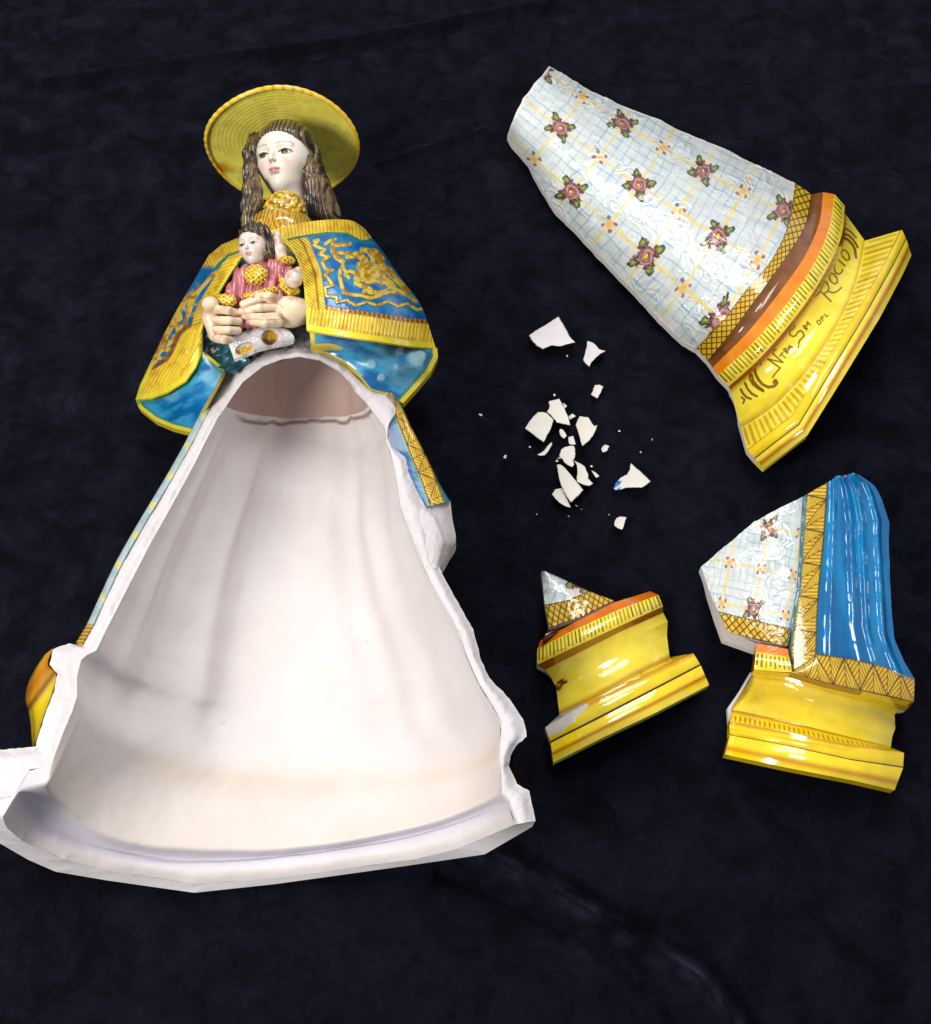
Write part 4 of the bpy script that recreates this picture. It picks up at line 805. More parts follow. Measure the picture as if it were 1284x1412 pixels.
def ell(p, c, r):
    q = (p - np.asarray(c)) / np.asarray(r); k = np.linalg.norm(q, axis=-1); return (k - 1) * np.min(r) if np.ndim(r) else (k - 1) * r
def cap(p, a, b, ra, rb):
    a = np.asarray(a, float); b = np.asarray(b, float); d = b - a; t = np.clip(((p - a) @ d) / (d @ d + 1e-12), 0, 1)
    return np.linalg.norm(p - a - t[..., None] * d, axis=-1) - (ra + (rb - ra) * t)
def chain(p, pts, k=0.002):
    r = None
    for (a, ra), (b, rb) in zip(pts[:-1], pts[1:]):
        d = cap(p, a, b, ra, rb); r = d if r is None else smin(r, d, k)
    return r
def net(name, f, lo, hi, h, paint, mat, parent):
    V, F = surface_net(f, lo, hi, h); return make_mesh(name, V, F, mat, parent, paint(V))
def bb(pts, m):
    p = np.asarray(pts, float); return p.min(0) - m, p.max(0) + m
S_ = 0.00064                                                  # metres per photograph pixel around the bust

# ------------------------------------------------------------------ hat
def build_hat():
    C = W(390, 202, 0.0715); n = np.array([0.06, -0.995, -0.03]); n /= np.linalg.norm(n); ex = np.cross([0, 0, 1.0], n); ex /= np.linalg.norm(ex); ez = np.cross(n, ex)
    if ex[0] < 0: ex = -ex
    R = 0.0690; na = 300
    prof = []                                                  # (radius, along n)
    for r in np.linspace(0.020, R * 0.97, 90):
        prof.append((r, -0.006 * (1 - (r / R)) ** 1.2 + 0.00009 * math.sin(r / 0.0036 * 6.283)))
    for a in np.linspace(-0.2, math.pi, 16): prof.append((R * 0.972 + 0.0026 * math.sin(a) * 0.95, 0.0006 + 0.0022 * math.cos(a)))
    for r in np.linspace(R * 0.95, 0.030, 12): prof.append((r, -0.0035 - 0.006 * (1 - r / R)))
    for a in np.linspace(0, math.pi / 2, 14): prof.append((0.029 * math.cos(a), -0.010 - 0.030 * math.sin(a)))
    pr = np.array(prof); th = np.linspace(0, 2 * math.pi, na)[None]; r = pr[:, :1]; h = pr[:, 1:]
    k = np.arange(len(pr))[:, None]; rimk = smooth(88, 91, k) * smooth(108, 104, k)
    wig = 1 + 0.012 * np.sin(th * 2 + 0.5) + 0.006 * rimk * np.abs(np.sin(th * 26)) + 0.004 * np.sin(th * 5)
    hh = h + 0.0018 * np.sin(th * 3 + 1) * (r / R) ** 2
    P = C + (r * wig * np.cos(th))[..., None] * ex + (r * wig * np.sin(th))[..., None] * ez + hh[..., None] * n
    ring = 0.5 + 0.5 * np.sin(r / 0.0036 * 6.283 + 0.4 * np.sin(th * 3)); nz = fbm(np.stack([np.cos(th) * r * 90, np.sin(th) * r * 90, 0 * th + 0 * r], -1), 3, 3)
    c = mix(np.broadcast_to(lin((246, 234, 100)), P.shape), lin((240, 222, 84)), ring * 0.35 * nz * 1.4)
    c = mix(c, lin((120, 96, 24)), smooth(0.66, 0.76, vnoise(np.stack([np.cos(th) * r * 300, np.sin(th) * r * 300, 0 * th * r], -1), 4)) * 0.12)
    c = mix(c, lin((198, 132, 22)), smooth(0.60, 0.8, fbm(np.stack([np.cos(th) * r * 40, np.sin(th) * r * 40, 1 + 0 * th * r], -1), 2, 8)) * smooth(0.05, 0.066, r + 0 * th))
    dash = 0.5 + 0.5 * np.sin(th * 52); c = mix(c, lin((240, 204, 44)), rimk * np.ones_like(th)); c = mix(c, lin((226, 210, 170)), rimk * smooth(0.6, 0.9, dash) * 0.45 * smooth(0.4, 0.6, n2(np.cos(th) * 9, np.sin(th) * 9, 1, 2, 5)))
    c = mix(c, lin((196, 96, 16)), rimk * .6 * smooth(0.4, 0.1, dash) * smooth(0.35, 0.7, n2(np.cos(th) * 3, np.sin(th) * 3, 1, 2, 7)))
    nv, nu = P.shape[:2]
    make_mesh('straw_hat', P.reshape(-1, 3), gfaces(nv, nu), M_SOFT, FIG, c.reshape(-1, 3))
build_hat()

# ------------------------------------------------------------------ head
def frame(yaw, pitch, roll):
    b = Matrix(((1, 0, 0), (0, 0, 1), (0, 1, 0)))              # columns: right, up(+y), front(+z) built below
    x = np.array([1.0, 0, 0]); y = np.array([0, 1.0, 0]); z = np.array([0, 0, 1.0])
    M = np.stack([x, y, z], -1)
    def rot(ax, a):
        return np.array(Matrix.Rotation(a, 3, ax))
    return rot('X', pitch) @ rot('Y', yaw) @ rot('Z', roll)
def build_head(name, C, A, yaw, pitch, roll, h, skin, child=False, parent=None):
    Mx = frame(yaw, pitch, roll)
    def loc(p): return ((p - C) @ Mx) / A
    def f(p):
        q = loc(p); ax = np.abs(q[..., 0]); m = np.stack([ax, q[..., 1], q[..., 2]], -1)
        d = ell(q, (0, .38, -.12), (.98, 1.0, 1.05)); d = smin(d, ell(q, (0, -.22, .16), (.78, .98, .80)), .35)
        d = smin(d, np.linalg.norm(q - np.array([0, -.86, .56]), axis=-1) - .24, .28)
        d = smin(d, np.linalg.norm(m - np.array([.42, -.28, .55]), axis=-1) - (.34 if child else .27), .25)
        d = smax(d, -(ell(m, (.40, .10, 1.10), (.26, .17, .20))), .16)
        d = smin(d, ell(m, (.40, .05, .79), (.20, .12, .13)), .05)
        d = smin(d, cap(q, (0, .20, .92), (0, -.20, 1.13), .055, .085), .12); d = smin(d, np.linalg.norm(m - np.array([.075, -.235, 1.04]), axis=-1) - .06, .06)
        d = smin(d, ell(q, (0, -.505, .955), (.20, .055, .09)), .05); d = smin(d, ell(q, (0, -.615, .93), (.16, .06, .09)), .05)
        d = smin(d, cap(q, (.12, .30, .93), (.60, .27, .78), .04, .03), .14); d = smin(d, cap(q, (-.12, .30, .93), (-.60, .27, .78), .04, .03), .14)
        if not child: d = smin(d, cap(q, (0, -.7, -.02), (.0, -2.1, -.25), .50, .55), .22)
        return d * A
    def paint(V):
        q = loc(V); x, y, z = q.T; ax = np.abs(x); front = smooth(.3, .5, z)
        c = mix(np.broadcast_to(skin, V.shape), lin((214, 160, 150)), np.exp(-((ax - .50) ** 2 + (y + .30) ** 2) / .05) * .55 * front)
        c = mix(c, lin((188, 92, 92)), front * smooth(1.1, .75, np.hypot(x / .22, (y + .50) / .060)) * .85); c = mix(c, lin((194, 104, 102)), front * smooth(1.1, .75, np.hypot(x / .17, (y + .605) / .06)) * .8)
        c = mix(c, lin((120, 50, 50)), front * smooth(1.0, .6, np.hypot(x / .22, (y + .555) / .018)) * .8)
        e = np.hypot((ax - .40) / .185, (y - .03) / .085); c = mix(c, lin((235, 230, 222)), front * smooth(1.1, .9, e))
        c = mix(c, lin((40, 36, 26)), front * smooth(1.1, .8, np.hypot((ax - .40) / .13, (y - .035) / .105)))
        c = mix(c, lin((50, 34, 22)), front * smooth(.045, .02, np.abs(y - .105 + 1.6 * (ax - .40) ** 2)) * smooth(.26, .2, np.abs(ax - .40)))
        c = mix(c, lin((172, 140, 120)), front * smooth(.03, .012, np.abs(y + .055 - .9 * (ax - .40) ** 2)) * smooth(.2, .14, np.abs(ax - .40)) * .6)
        c = mix(c, lin((150, 124, 90)), front * smooth(.05, .02, np.abs(y - .36 + .9 * (ax - .40) ** 2)) * smooth(.30, .2, np.abs(ax - .40)) * .65)
        c = mix(c, lin((190, 130, 120)), front * smooth(.05, .025, np.hypot(ax - .075, y + .29)) * .8)
        return c
    lo, hi = bb([C - 1.5 * A, C + 1.5 * A, C + Mx @ np.array([0, -1.9, -.3]) * A - .3 * A] if not child else [C - 1.4 * A, C + 1.4 * A], 0.001)
    o = net(name, f, lo, hi, h, paint, M_SATIN, parent or FIG)
    return loc, f, Mx
HEAD_A = 0.0257; HEAD_C = W(394, 224.5, 0.098)
SKULL = build_head('head', HEAD_C, HEAD_A, math.radians(-17), math.radians(27), math.radians(5), 0.00062, lin((230, 222, 208)))

def hair_col(V, s=0.0, tan=0.5):
    w = 7 * fbm(V * 60, 2, s); st = 0.5 + 0.5 * np.sin(V[:, 0] * 1700 + V[:, 2] * 900 + w); wv = 0.5 + 0.5 * np.sin(V[:, 1] * 330 + w * 1.3)
    c = mix(np.broadcast_to(lin((34, 25, 14)), V.shape), lin((70, 54, 30)), st); return mix(c, lin((166, 132, 84)), smooth(.75, 1.25, st * .8 + fbm(V * 90, 2, s + 4) * .75) * tan)
def build_hair():
    loc, fh, Mx = SKULL
    L = [(W(352, 190, .098), .0050), (W(346, 212, .100), .0060), (W(346, 237, .104), .0062), (W(348, 262, .106), .0072), (W(349, 286, .106), .0088), (W(349, 312, .108), .0095)]
    R = [(W(424, 195, .098), .0070), (W(430, 218, .100), .0078), (W(433, 240, .102), .0088), (W(438, 260, .102), .0108), (W(444, 280, .100), .0115), (W(450, 296, .097), .0105), (W(456, 314, .090), .0085)]
    def f(p):
        q = loc(p); d = ell(q, (0, .40, -.16), (1.09, 1.08, 1.12)) * HEAD_A
        front = (q[..., 2] - (.38 - .30 * np.clip(np.abs(q[..., 0]), 0, 1) ** 2 + .95 * smooth(.55, 1.0, q[..., 1] + .45 * q[..., 0] ** 2))) * HEAD_A
        d = smax(d, front, .004); e = smin(chain(p, L, .004), chain(p, R, .004), .002)
        curl = 0.0004 * np.sin(p[..., 1] * 420 + p[..., 0] * 420 + 9 * vnoise(p * 70, 3)) + 0.0009 * np.sin(p[..., 0] * 1500 + p[..., 2] * 800 + 6 * vnoise(p * 60, 6))
        return smin(d + curl * .4, e + curl, .004)
    pts = np.array([a for a, r in L + R] + [HEAD_C - .028, HEAD_C + .030]); lo, hi = bb(pts, .014)
    net('hair', f, lo, hi, 0.00062, lambda V: hair_col(V, 2, .45), M_SOFT, FIG)
build_hair()

# ------------------------------------------------------------------ ruff, torso
def build_ruff():
    C = W(393, 291, .116); r = np.array([27 * S_, 25 * S_, .016])
    def cells(p):
        q = p * 230; i = np.floor(q); best = np.full(q.shape[:-1], 9.0)
        for a in (-1, 0, 1):
            for b in (-1, 0, 1):
                for c in (-1, 0, 1):
                    j = i + np.array([a, b, c]); o = np.stack([hash3(j[..., 0], j[..., 1], j[..., 2], s) for s in (1, 2, 3)], -1); best = np.minimum(best, np.linalg.norm(q - j - o, axis=-1))
        return best
    def f(p): return ell(p, C, r) + .0030 * (cells(p) - .5)
    lo, hi = bb([C - r, C + r], .004)
    net('gold_ruff', f, lo, hi, .00065, lambda V: mix(np.broadcast_to(lin((214, 176, 40)), V.shape), lin((112, 72, 12)), smooth(.38, .75, cells(V)) * .9), M_GLAZE, FIG)
    def bod_col(V):
        c = mix(np.broadcast_to(lin((24, 92, 108)), V.shape), lin((86, 100, 106)), smooth(.45, .7, fbm(V * 120, 3, 2))); q = PX(V); s = np.mod(q[:, 0] / 4.4 + q[:, 1] / 14, 1)
        g = mix(np.broadcast_to(lin((214, 172, 36)), V.shape), lin((120, 74, 14)), smooth(.35, .1, np.abs(s - .5) * -1 + .5)); return mix(c, g, smooth(352, 344, q[:, 1]))
    def ft(p): return smin(ell(p, W(363, 424, .104), (.046, .046, .042)), cap(p, W(390, 335, .100), W(390, 305, .10), .032, .024), .02) + .0012 * (fbm(p * 160, 2, 5) - .5)
    lo, hi = bb([W(290, 500, .02) - .02, W(470, 270, .16)], .02)
    net('bodice', ft, lo, hi, .0016, bod_col, M_GLAZE, FIG)
build_ruff()

# ------------------------------------------------------------------ cape
def fringe(along, across, px, py, step):
    """gold cords hanging side by side: returns colour, height"""
    s = along / step; k = np.floor(s); d = np.abs(s - k - .5); w = .30 + .12 * hash3(k, 3., 2.)
    c = mix(np.broadcast_to(lin((236, 204, 56)), px.shape + (3,)), lin((164, 108, 18)), smooth(w - .06, w + .16, d) * (.6 + .4 * hash3(k, 1., 1.)))
    c = mix(c, lin((188, 122, 22)), smooth(.5, .8, n2(px, py, 1 / 9., 2, 5)) * .5)
    return c, (1 - smooth(w - .1, .5, d))
def gold_mix(c, h, m, px, py, s=0.0):
    g = mix(np.broadcast_to(lin((228, 192, 56)), px.shape + (3,)), lin((176, 120, 22)), smooth(.4, .75, n2(px, py, 1 / 5., 2, 20 + s))); return mix(c, g, m) if False else c * (1 - m[..., None]) + g * m[..., None], np.maximum(h, m)
def spiral(cx, cy, r, turns, a0, sg=1, n=22):
    t = np.linspace(0, 1, n); a = a0 + sg * t * turns * 6.283; return [(cx + r * (1 - .85 * k) * math.cos(b), cy + r * (1 - .85 * k) * math.sin(b)) for k, b in zip(t, a)]
def build_cape():
    # panel on the right of the picture ----------------------------------------------
    rows = [[(368, 319, .139), (406, 309, .140), (450, 303, .132), (484, 304, .110), (502, 314, .075)],
            [(403, 346, .150), (440, 338, .152), (482, 333, .138), (512, 337, .110), (527, 346, .072)],
            [(417, 382, .158), (458, 377, .160), (505, 377, .144), (540, 381, .110), (554, 385, .070)],
            [(421, 420, .161), (468, 420, .162), (520, 421, .147), (564, 424, .110), (581, 422, .070)],
            [(423, 453, .160), (470, 463, .160), (518, 470, .148), (565, 478, .116), (600, 462, .068)]]
    rows[4] = [(423, 455, .160), (470, 463, .160), (518, 470, .148), (562, 477, .118), (601, 480, .072)]
    T = spline_rows(rows, 330, 380); px, py, z = T[..., 0], T[..., 1], T[..., 2]
    topl = [(368, 319), (406, 309), (450, 303), (484, 304), (502, 314)]; botl = [(423, 455), (470, 463), (518, 470), (562, 477), (601, 480)]; frl = [(368, 319), (390, 330), (403, 346), (417, 382), (421, 420), (423, 455)]
    dt, db, df = poly_dist(px, py, topl), poly_dist(px, py, botl), poly_dist(px, py, frl)
    c = streaks(px, py, lin((8, 92, 160)), lin((30, 128, 184)), .5, 1 / 9., 3, .4); h = np.zeros_like(px)
    Zr = lambda *p: [(420 + a / 6.758, 300 + b / 6.758) for a, b in p]
    st = [(Zr((200, 245), (240, 215), (290, 205)), 1.7), (Zr((270, 250), (265, 310), (300, 370), (360, 410)), 2.4), (Zr((290, 260), (350, 255), (420, 245)), 2.0), (Zr((300, 330), (400, 330)), 1.8),
          (Zr((410, 360), (500, 345), (560, 390), (580, 430)), 3.2), (Zr((540, 300), (600, 310), (640, 370), (640, 430)), 2.6), (Zr((650, 320), (710, 380), (720, 440)), 3.8), (Zr((520, 450), (560, 480), (620, 460), (700, 470), (740, 500)), 4.2), (Zr((500, 560), (560, 560), (600, 580), (680, 560), (720, 590)), 4.6),
          (Zr((540, 510), (600, 520), (680, 520)), 4.2), (Zr((740, 570), (800, 620), (840, 680)), 3.8), (Zr((750, 480), (820, 540), (900, 620), (960, 690)), 2.8), (Zr((480, 610), (540, 640), (600, 660), (640, 700)), 2.3), (Zr((560, 690), (640, 700), (720, 700), (770, 680)), 2.3),
          (Zr((360, 450), (330, 500), (330, 560), (350, 640), (370, 700), (440, 720), (540, 730), (620, 750), (660, 740)), 1.8), (Zr((360, 470), (390, 510), (460, 500)), 1.7), (Zr((380, 530), (420, 560)), 1.7), (Zr((660, 740), (740, 710), (820, 680), (900, 700), (980, 730), (1040, 790)), 1.8), (Zr((800, 640), (900, 690), (990, 740)), 1.6),
          (Zr((430, 500), (480, 520), (500, 580)), 2.0), (Zr((770, 470), (830, 520)), 2.4),
          (Zr((200, 730), (300, 740), (300, 790), (400, 770), (480, 820), (580, 790), (680, 820), (780, 780), (870, 830), (960, 800), (1050, 860), (1100, 850)), 1.3), (Zr((90, 220), (130, 210), (90, 260), (190, 300), (140, 340), (230, 370), (160, 410), (190, 470), (260, 490), (190, 530), (270, 630), (190, 650), (200, 720)), 1.5)]
    for p, w in st:
        w = w * 1.3; dd = poly_dist(px, py, p); c = mix(c, lin((60, 140, 110)), smooth(w + 2.2, w, dd) * .7); m = smooth(w + .7, w - .6, dd); c, h = gold_mix(c, h, m, px, py)
    cf, hf = fringe(px + .15 * py, db, px, py, 5.2); m = smooth(34, 32, db) * 1.0
    c = mix(c, cf, m); h = np.where(m > .5, .25 + .7 * hf * smooth(8, 11, db), h)
    m = smooth(39, 37, db) * smooth(31, 33.5, db); bd = .5 + .5 * np.sin(px / 1.05); c = mix(c, mix(np.broadcast_to(lin((200, 142, 24)), c.shape), lin((110, 62, 14)), bd), m); h = np.where(m > .5, .8, h)
    cf, hf = fringe(py - .75 * px, df, px, py, 4.2); m = smooth(28, 26, df) * smooth(30, 33, db); c = mix(c, cf, m); h = np.where(m > .5, .25 + .7 * hf, h)
    m = np.exp(-((df - 18) / 1.6) ** 2) * (db > 30); c = mix(c, lin((112, 66, 14)), m * .8)
    cf, hf = fringe(px - .1 * py, dt, px, py, 5.0); m = smooth(18, 16, dt); c = mix(c, cf, m); h = np.where(m > .5, .3 + .6 * hf, h); m = smooth(21, 19.5, dt) * smooth(16.5, 18, dt); c = mix(c, lin((38, 128, 92)), m)
    m = smooth(8, 6.5, db); c = mix(c, lin((232, 210, 44)), m); m = smooth(5, 3.6, df); c = mix(c, lin((232, 208, 60)), m)
    P = W(px, py, z + .0011 * h + .0005 * (n2(px, py, 1 / 7., 2, 3) - .5)); sheet('cape_panel', P, c, M_CAPE, FIG, .002, M_CAPE, lin((222, 196, 44)))
    # lining below it
    G = coons([(427, 456), (428, 468), (429, 482)], [(603, 480), (604, 492), (594, 513), (576, 534), (556, 556)], [(427, 456), (470, 464), (518, 471), (562, 478), (603, 480)], [(429, 482), (453, 486), (478, 500), (497, 517), (512, 536), (531, 541), (556, 556)], 160, 260)
    px, py = G[..., 0], G[..., 1]; v = np.linspace(0, 1, 160)[:, None]; u = np.linspace(0, 1, 260)[None]
    z = (.1545 - .020 * v) * (1 - u ** 2.2) + (.070 + .034 * v) * u ** 2.2 + .003 * np.sin(u * 9 + v * 3) * np.sin(v * math.pi)
    c = streaks(px, py, lin((10, 92, 150)), lin((54, 148, 190)), .45, 1 / 11., 9, .35); c = mix(c, lin((96, 176, 206)), smooth(.5, .75, n2(px, py, 1 / 30., 3, 14)) * .6)
    for cx, cy, r in ((551, 484, 8), (575, 493, 14), (511, 502, 8), (546, 506, 5), (526, 520, 7)):
        d = np.hypot(px - cx, (py - cy) * 1.05); m = smooth(r, r - 4, d + 5 * (n2(px, py, 1 / 6., 2, 4) - .5)); c = mix(c, lin((150, 196, 206)), m * .8)
    de = poly_dist(px, py, [(603, 480), (604, 492), (594, 513), (576, 534), (556, 556)]); c = mix(c, lin((30, 120, 90)), smooth(13, 8, de) * .8); c = mix(c, lin((226, 208, 50)), smooth(7.5, 5.5, de))
    dl = np.abs(px - 429); c = mix(c, lin((226, 208, 50)), smooth(6, 4, dl) * (px < 436)); c = mix(c, lin((40, 140, 90)), smooth(2, 6, dl) * smooth(16, 8, dl) * smooth(470, 458, py) * .8)
    sheet('cape_lining', W(px, py, z), c, M_CAPE, FIG, .006, M_CAPE, lin((200, 180, 50)))
    # panel on the left of the picture ------------------------------------------------
    outer = [(328, 328), (306, 337), (288, 352), (278, 369), (256, 407), (245, 425), (226, 461), (210, 495), (193, 531), (187, 551)]
    frontl = [(334, 354), (316, 380), (300, 406), (286, 430), (279, 455), (279, 484)]; botl = [(187, 551), (208, 549), (230, 541), (256, 525), (270, 506), (279, 484)]
    G = coons(outer, frontl, [(328, 328), (332, 338), (334, 354)], botl, 300, 260); px, py = G[..., 0], G[..., 1]
    v = np.linspace(0, 1, 300)[:, None] * np.ones((1, 260)); u = np.linspace(0, 1, 260)[None] * np.ones((300, 1))
    zo = .105 - .045 * v; zi = .150 + .012 * np.sin(v * math.pi) - .008 * v; z = zo + (zi - zo) * np.sin(u * math.pi / 2) ** .8
    df, db, do = poly_dist(px, py, frontl), poly_dist(px, py, botl), poly_dist(px, py, outer)
    c = streaks(px, py, lin((8, 92, 156)), lin((24, 120, 176)), 2.2, 1 / 9., 3, .4); h = np.zeros_like(px)
    Zl = lambda *p: [(170 + a / 4.412, 280 + b / 4.412) for a, b in p]
    st = [(Zl((600, 400), (540, 440), (490, 500), (430, 560), (400, 620)), 2.4), (Zl((650, 340), (600, 380), (570, 430)), 2.0), (Zl((420, 540), (400, 640), (380, 720), (330, 780)), 2.2), (Zl((470, 520), (420, 600), (400, 680)), 2.0), (Zl((330, 640), (350, 700), (310, 740)), 2.4),
          (Zl((300, 720), (340, 780), (300, 830), (260, 880)), 2.0), (Zl((240, 820), (290, 850), (330, 840)), 1.8), (Zl((220, 900), (280, 890), (330, 880)), 2.0), (Zl((380, 760), (350, 830), (380, 870)), 1.8), (Zl((200, 940), (260, 950), (300, 920)), 2.2), (Zl((290, 650), (270, 720), (250, 770)), 2.6)]
    for p, w in st:
        m = smooth(w + .9, w - .6, poly_dist(px, py, p)); c, h = gold_mix(c, h, m, px, py)
    m = smooth(.54, .68, n2(px, py, 1 / 7., 2, 6)) * smooth(60, 46, np.hypot(px - 250, py - 440)) * .8; c, h = gold_mix(c, h, m, px, py)
    m = smooth(9, 6, do) * smooth(395, 420, py); c, h = gold_mix(c, h, m * .9, px, py)
    cf, hf = fringe(px * .85 + py * .5, db, px, py, 4.2); m = smooth(38, 36, db); c = mix(c, cf, m); h = np.where(m > .5, .2 + .7 * hf * smooth(7, 10, db), h)
    m = smooth(43, 41, db) * smooth(35, 37, db); c = mix(c, lin((120, 68, 16)), m * .8)
    cf, hf = fringe(py * .9 + px * .3, df, px, py, 4.2); m = smooth(17, 15, df) * smooth(34, 38, db); c = mix(c, cf, m); h = np.where(m > .5, .2 + .7 * hf, h)
    dt = poly_dist(px, py, [(328, 328), (306, 337), (288, 352), (278, 369)]); cf, hf = fringe(px - py * .5, dt, px, py, 5.); m = smooth(17, 15, dt) * smooth(372, 364, py); c = mix(c, cf, m); h = np.where(m > .5, .9, h); m = smooth(15.5, 16.5, dt) * smooth(20, 18.5, dt) * smooth(376, 368, py); c = mix(c, lin((40, 136, 96)), m)
    m = smooth(8, 6, db); c = mix(c, lin((228, 212, 56)), m); m = smooth(4.5, 3, df); c = mix(c, lin((228, 206, 60)), m); m = smooth(6, 4, do) * (py > 500); c = mix(c, lin((228, 212, 56)), m)
    sheet('cape_panel', W(px, py, z + .0011 * h + .0005 * (n2(px, py, 1 / 7., 2, 3) - .5)), c, M_CAPE, FIG, .002, M_CAPE, lin((222, 196, 44)))
    G = coons([(187, 551), (192, 563), (214, 580), (238, 590), (262, 596)], [(279, 484), (293, 494), (310, 508)], [(187, 551), (208, 549), (230, 541), (256, 525), (270, 506), (279, 484)], [(262, 596), (275, 572), (290, 545), (310, 508)], 160, 200)
    px, py = G[..., 0], G[..., 1]; v = np.linspace(0, 1, 160)[:, None]; u = np.linspace(0, 1, 200)[None]; z = (.056 + .075 * np.sin(u * math.pi / 2)) + .030 * v * (1 - u) + .008 * (1 - v) * u
    c = streaks(px, py, lin((10, 96, 158)), lin((52, 150, 194)), -.5, 1 / 10., 19, .35); c = mix(c, lin((126, 186, 206)), smooth(.52, .75, n2(px, py, 1 / 26., 3, 11)) * .7)
    de = poly_dist(px, py, [(187, 551), (192, 563), (214, 580), (238, 590), (262, 596)]); c = mix(c, lin((40, 130, 90)), smooth(9, 6, de) * .8); c = mix(c, lin((222, 210, 60)), smooth(6, 4, de))
    de = poly_dist(px, py, [(279, 484), (293, 494), (310, 508)]); c = mix(c, lin((60, 150, 100)), smooth(10, 6, de) * .7); c = mix(c, lin((226, 212, 60)), smooth(5, 3.5, de))
    de = poly_dist(px, py, [(187, 551), (208, 549), (230, 541), (256, 525), (270, 506), (279, 484)]); c = mix(c, lin((40, 140, 96)), smooth(9, 5, de) * .7)
    sheet('cape_lining', W(px, py, z), c, M_CAPE, FIG, .006, M_CAPE, lin((200, 180, 50)))
build_cape()
def build_sleeves():
    for lft, rgt, top, bot, c1, c2 in (([(274, 430), (277, 458), (279, 486), (300, 506), (322, 512)], [(318, 420), (320, 440), (322, 460), (330, 478), (345, 496)], [(274, 430), (318, 420)], [(322, 512), (345, 496)], (16, 78, 92), (40, 110, 118)),
                                       ([(392, 440), (392, 462), (392, 484)], [(429, 434), (430, 460), (431, 484)], [(392, 440), (429, 434)], [(392, 484), (431, 484)], (92, 100, 110), (140, 146, 150))):
        G = coons(lft, rgt, top, bot, 60, 60); px, py = G[..., 0], G[..., 1]; u = np.linspace(0, 1, 60)[None]; v = np.linspace(0, 1, 60)[:, None]
        c = mix(np.broadcast_to(lin(c1), px.shape + (3,)), lin(c2), smooth(.4, .7, n2(px, py, 1 / 8., 3, 5))); c = mix(c, lin((20, 50, 56)), smooth(.6, .75, n2(px, py, 1 / 4., 2, 15)) * .6)
        sheet('sleeve', W(px, py, .140 - .004 * np.sin(u * 3.1) - .008 * v + .001 * (n2(px, py, 1 / 7., 2, 6) - .5)), c, M_CAPE, FIG, .004, M_CAPE, lin(c1))
build_sleeves()

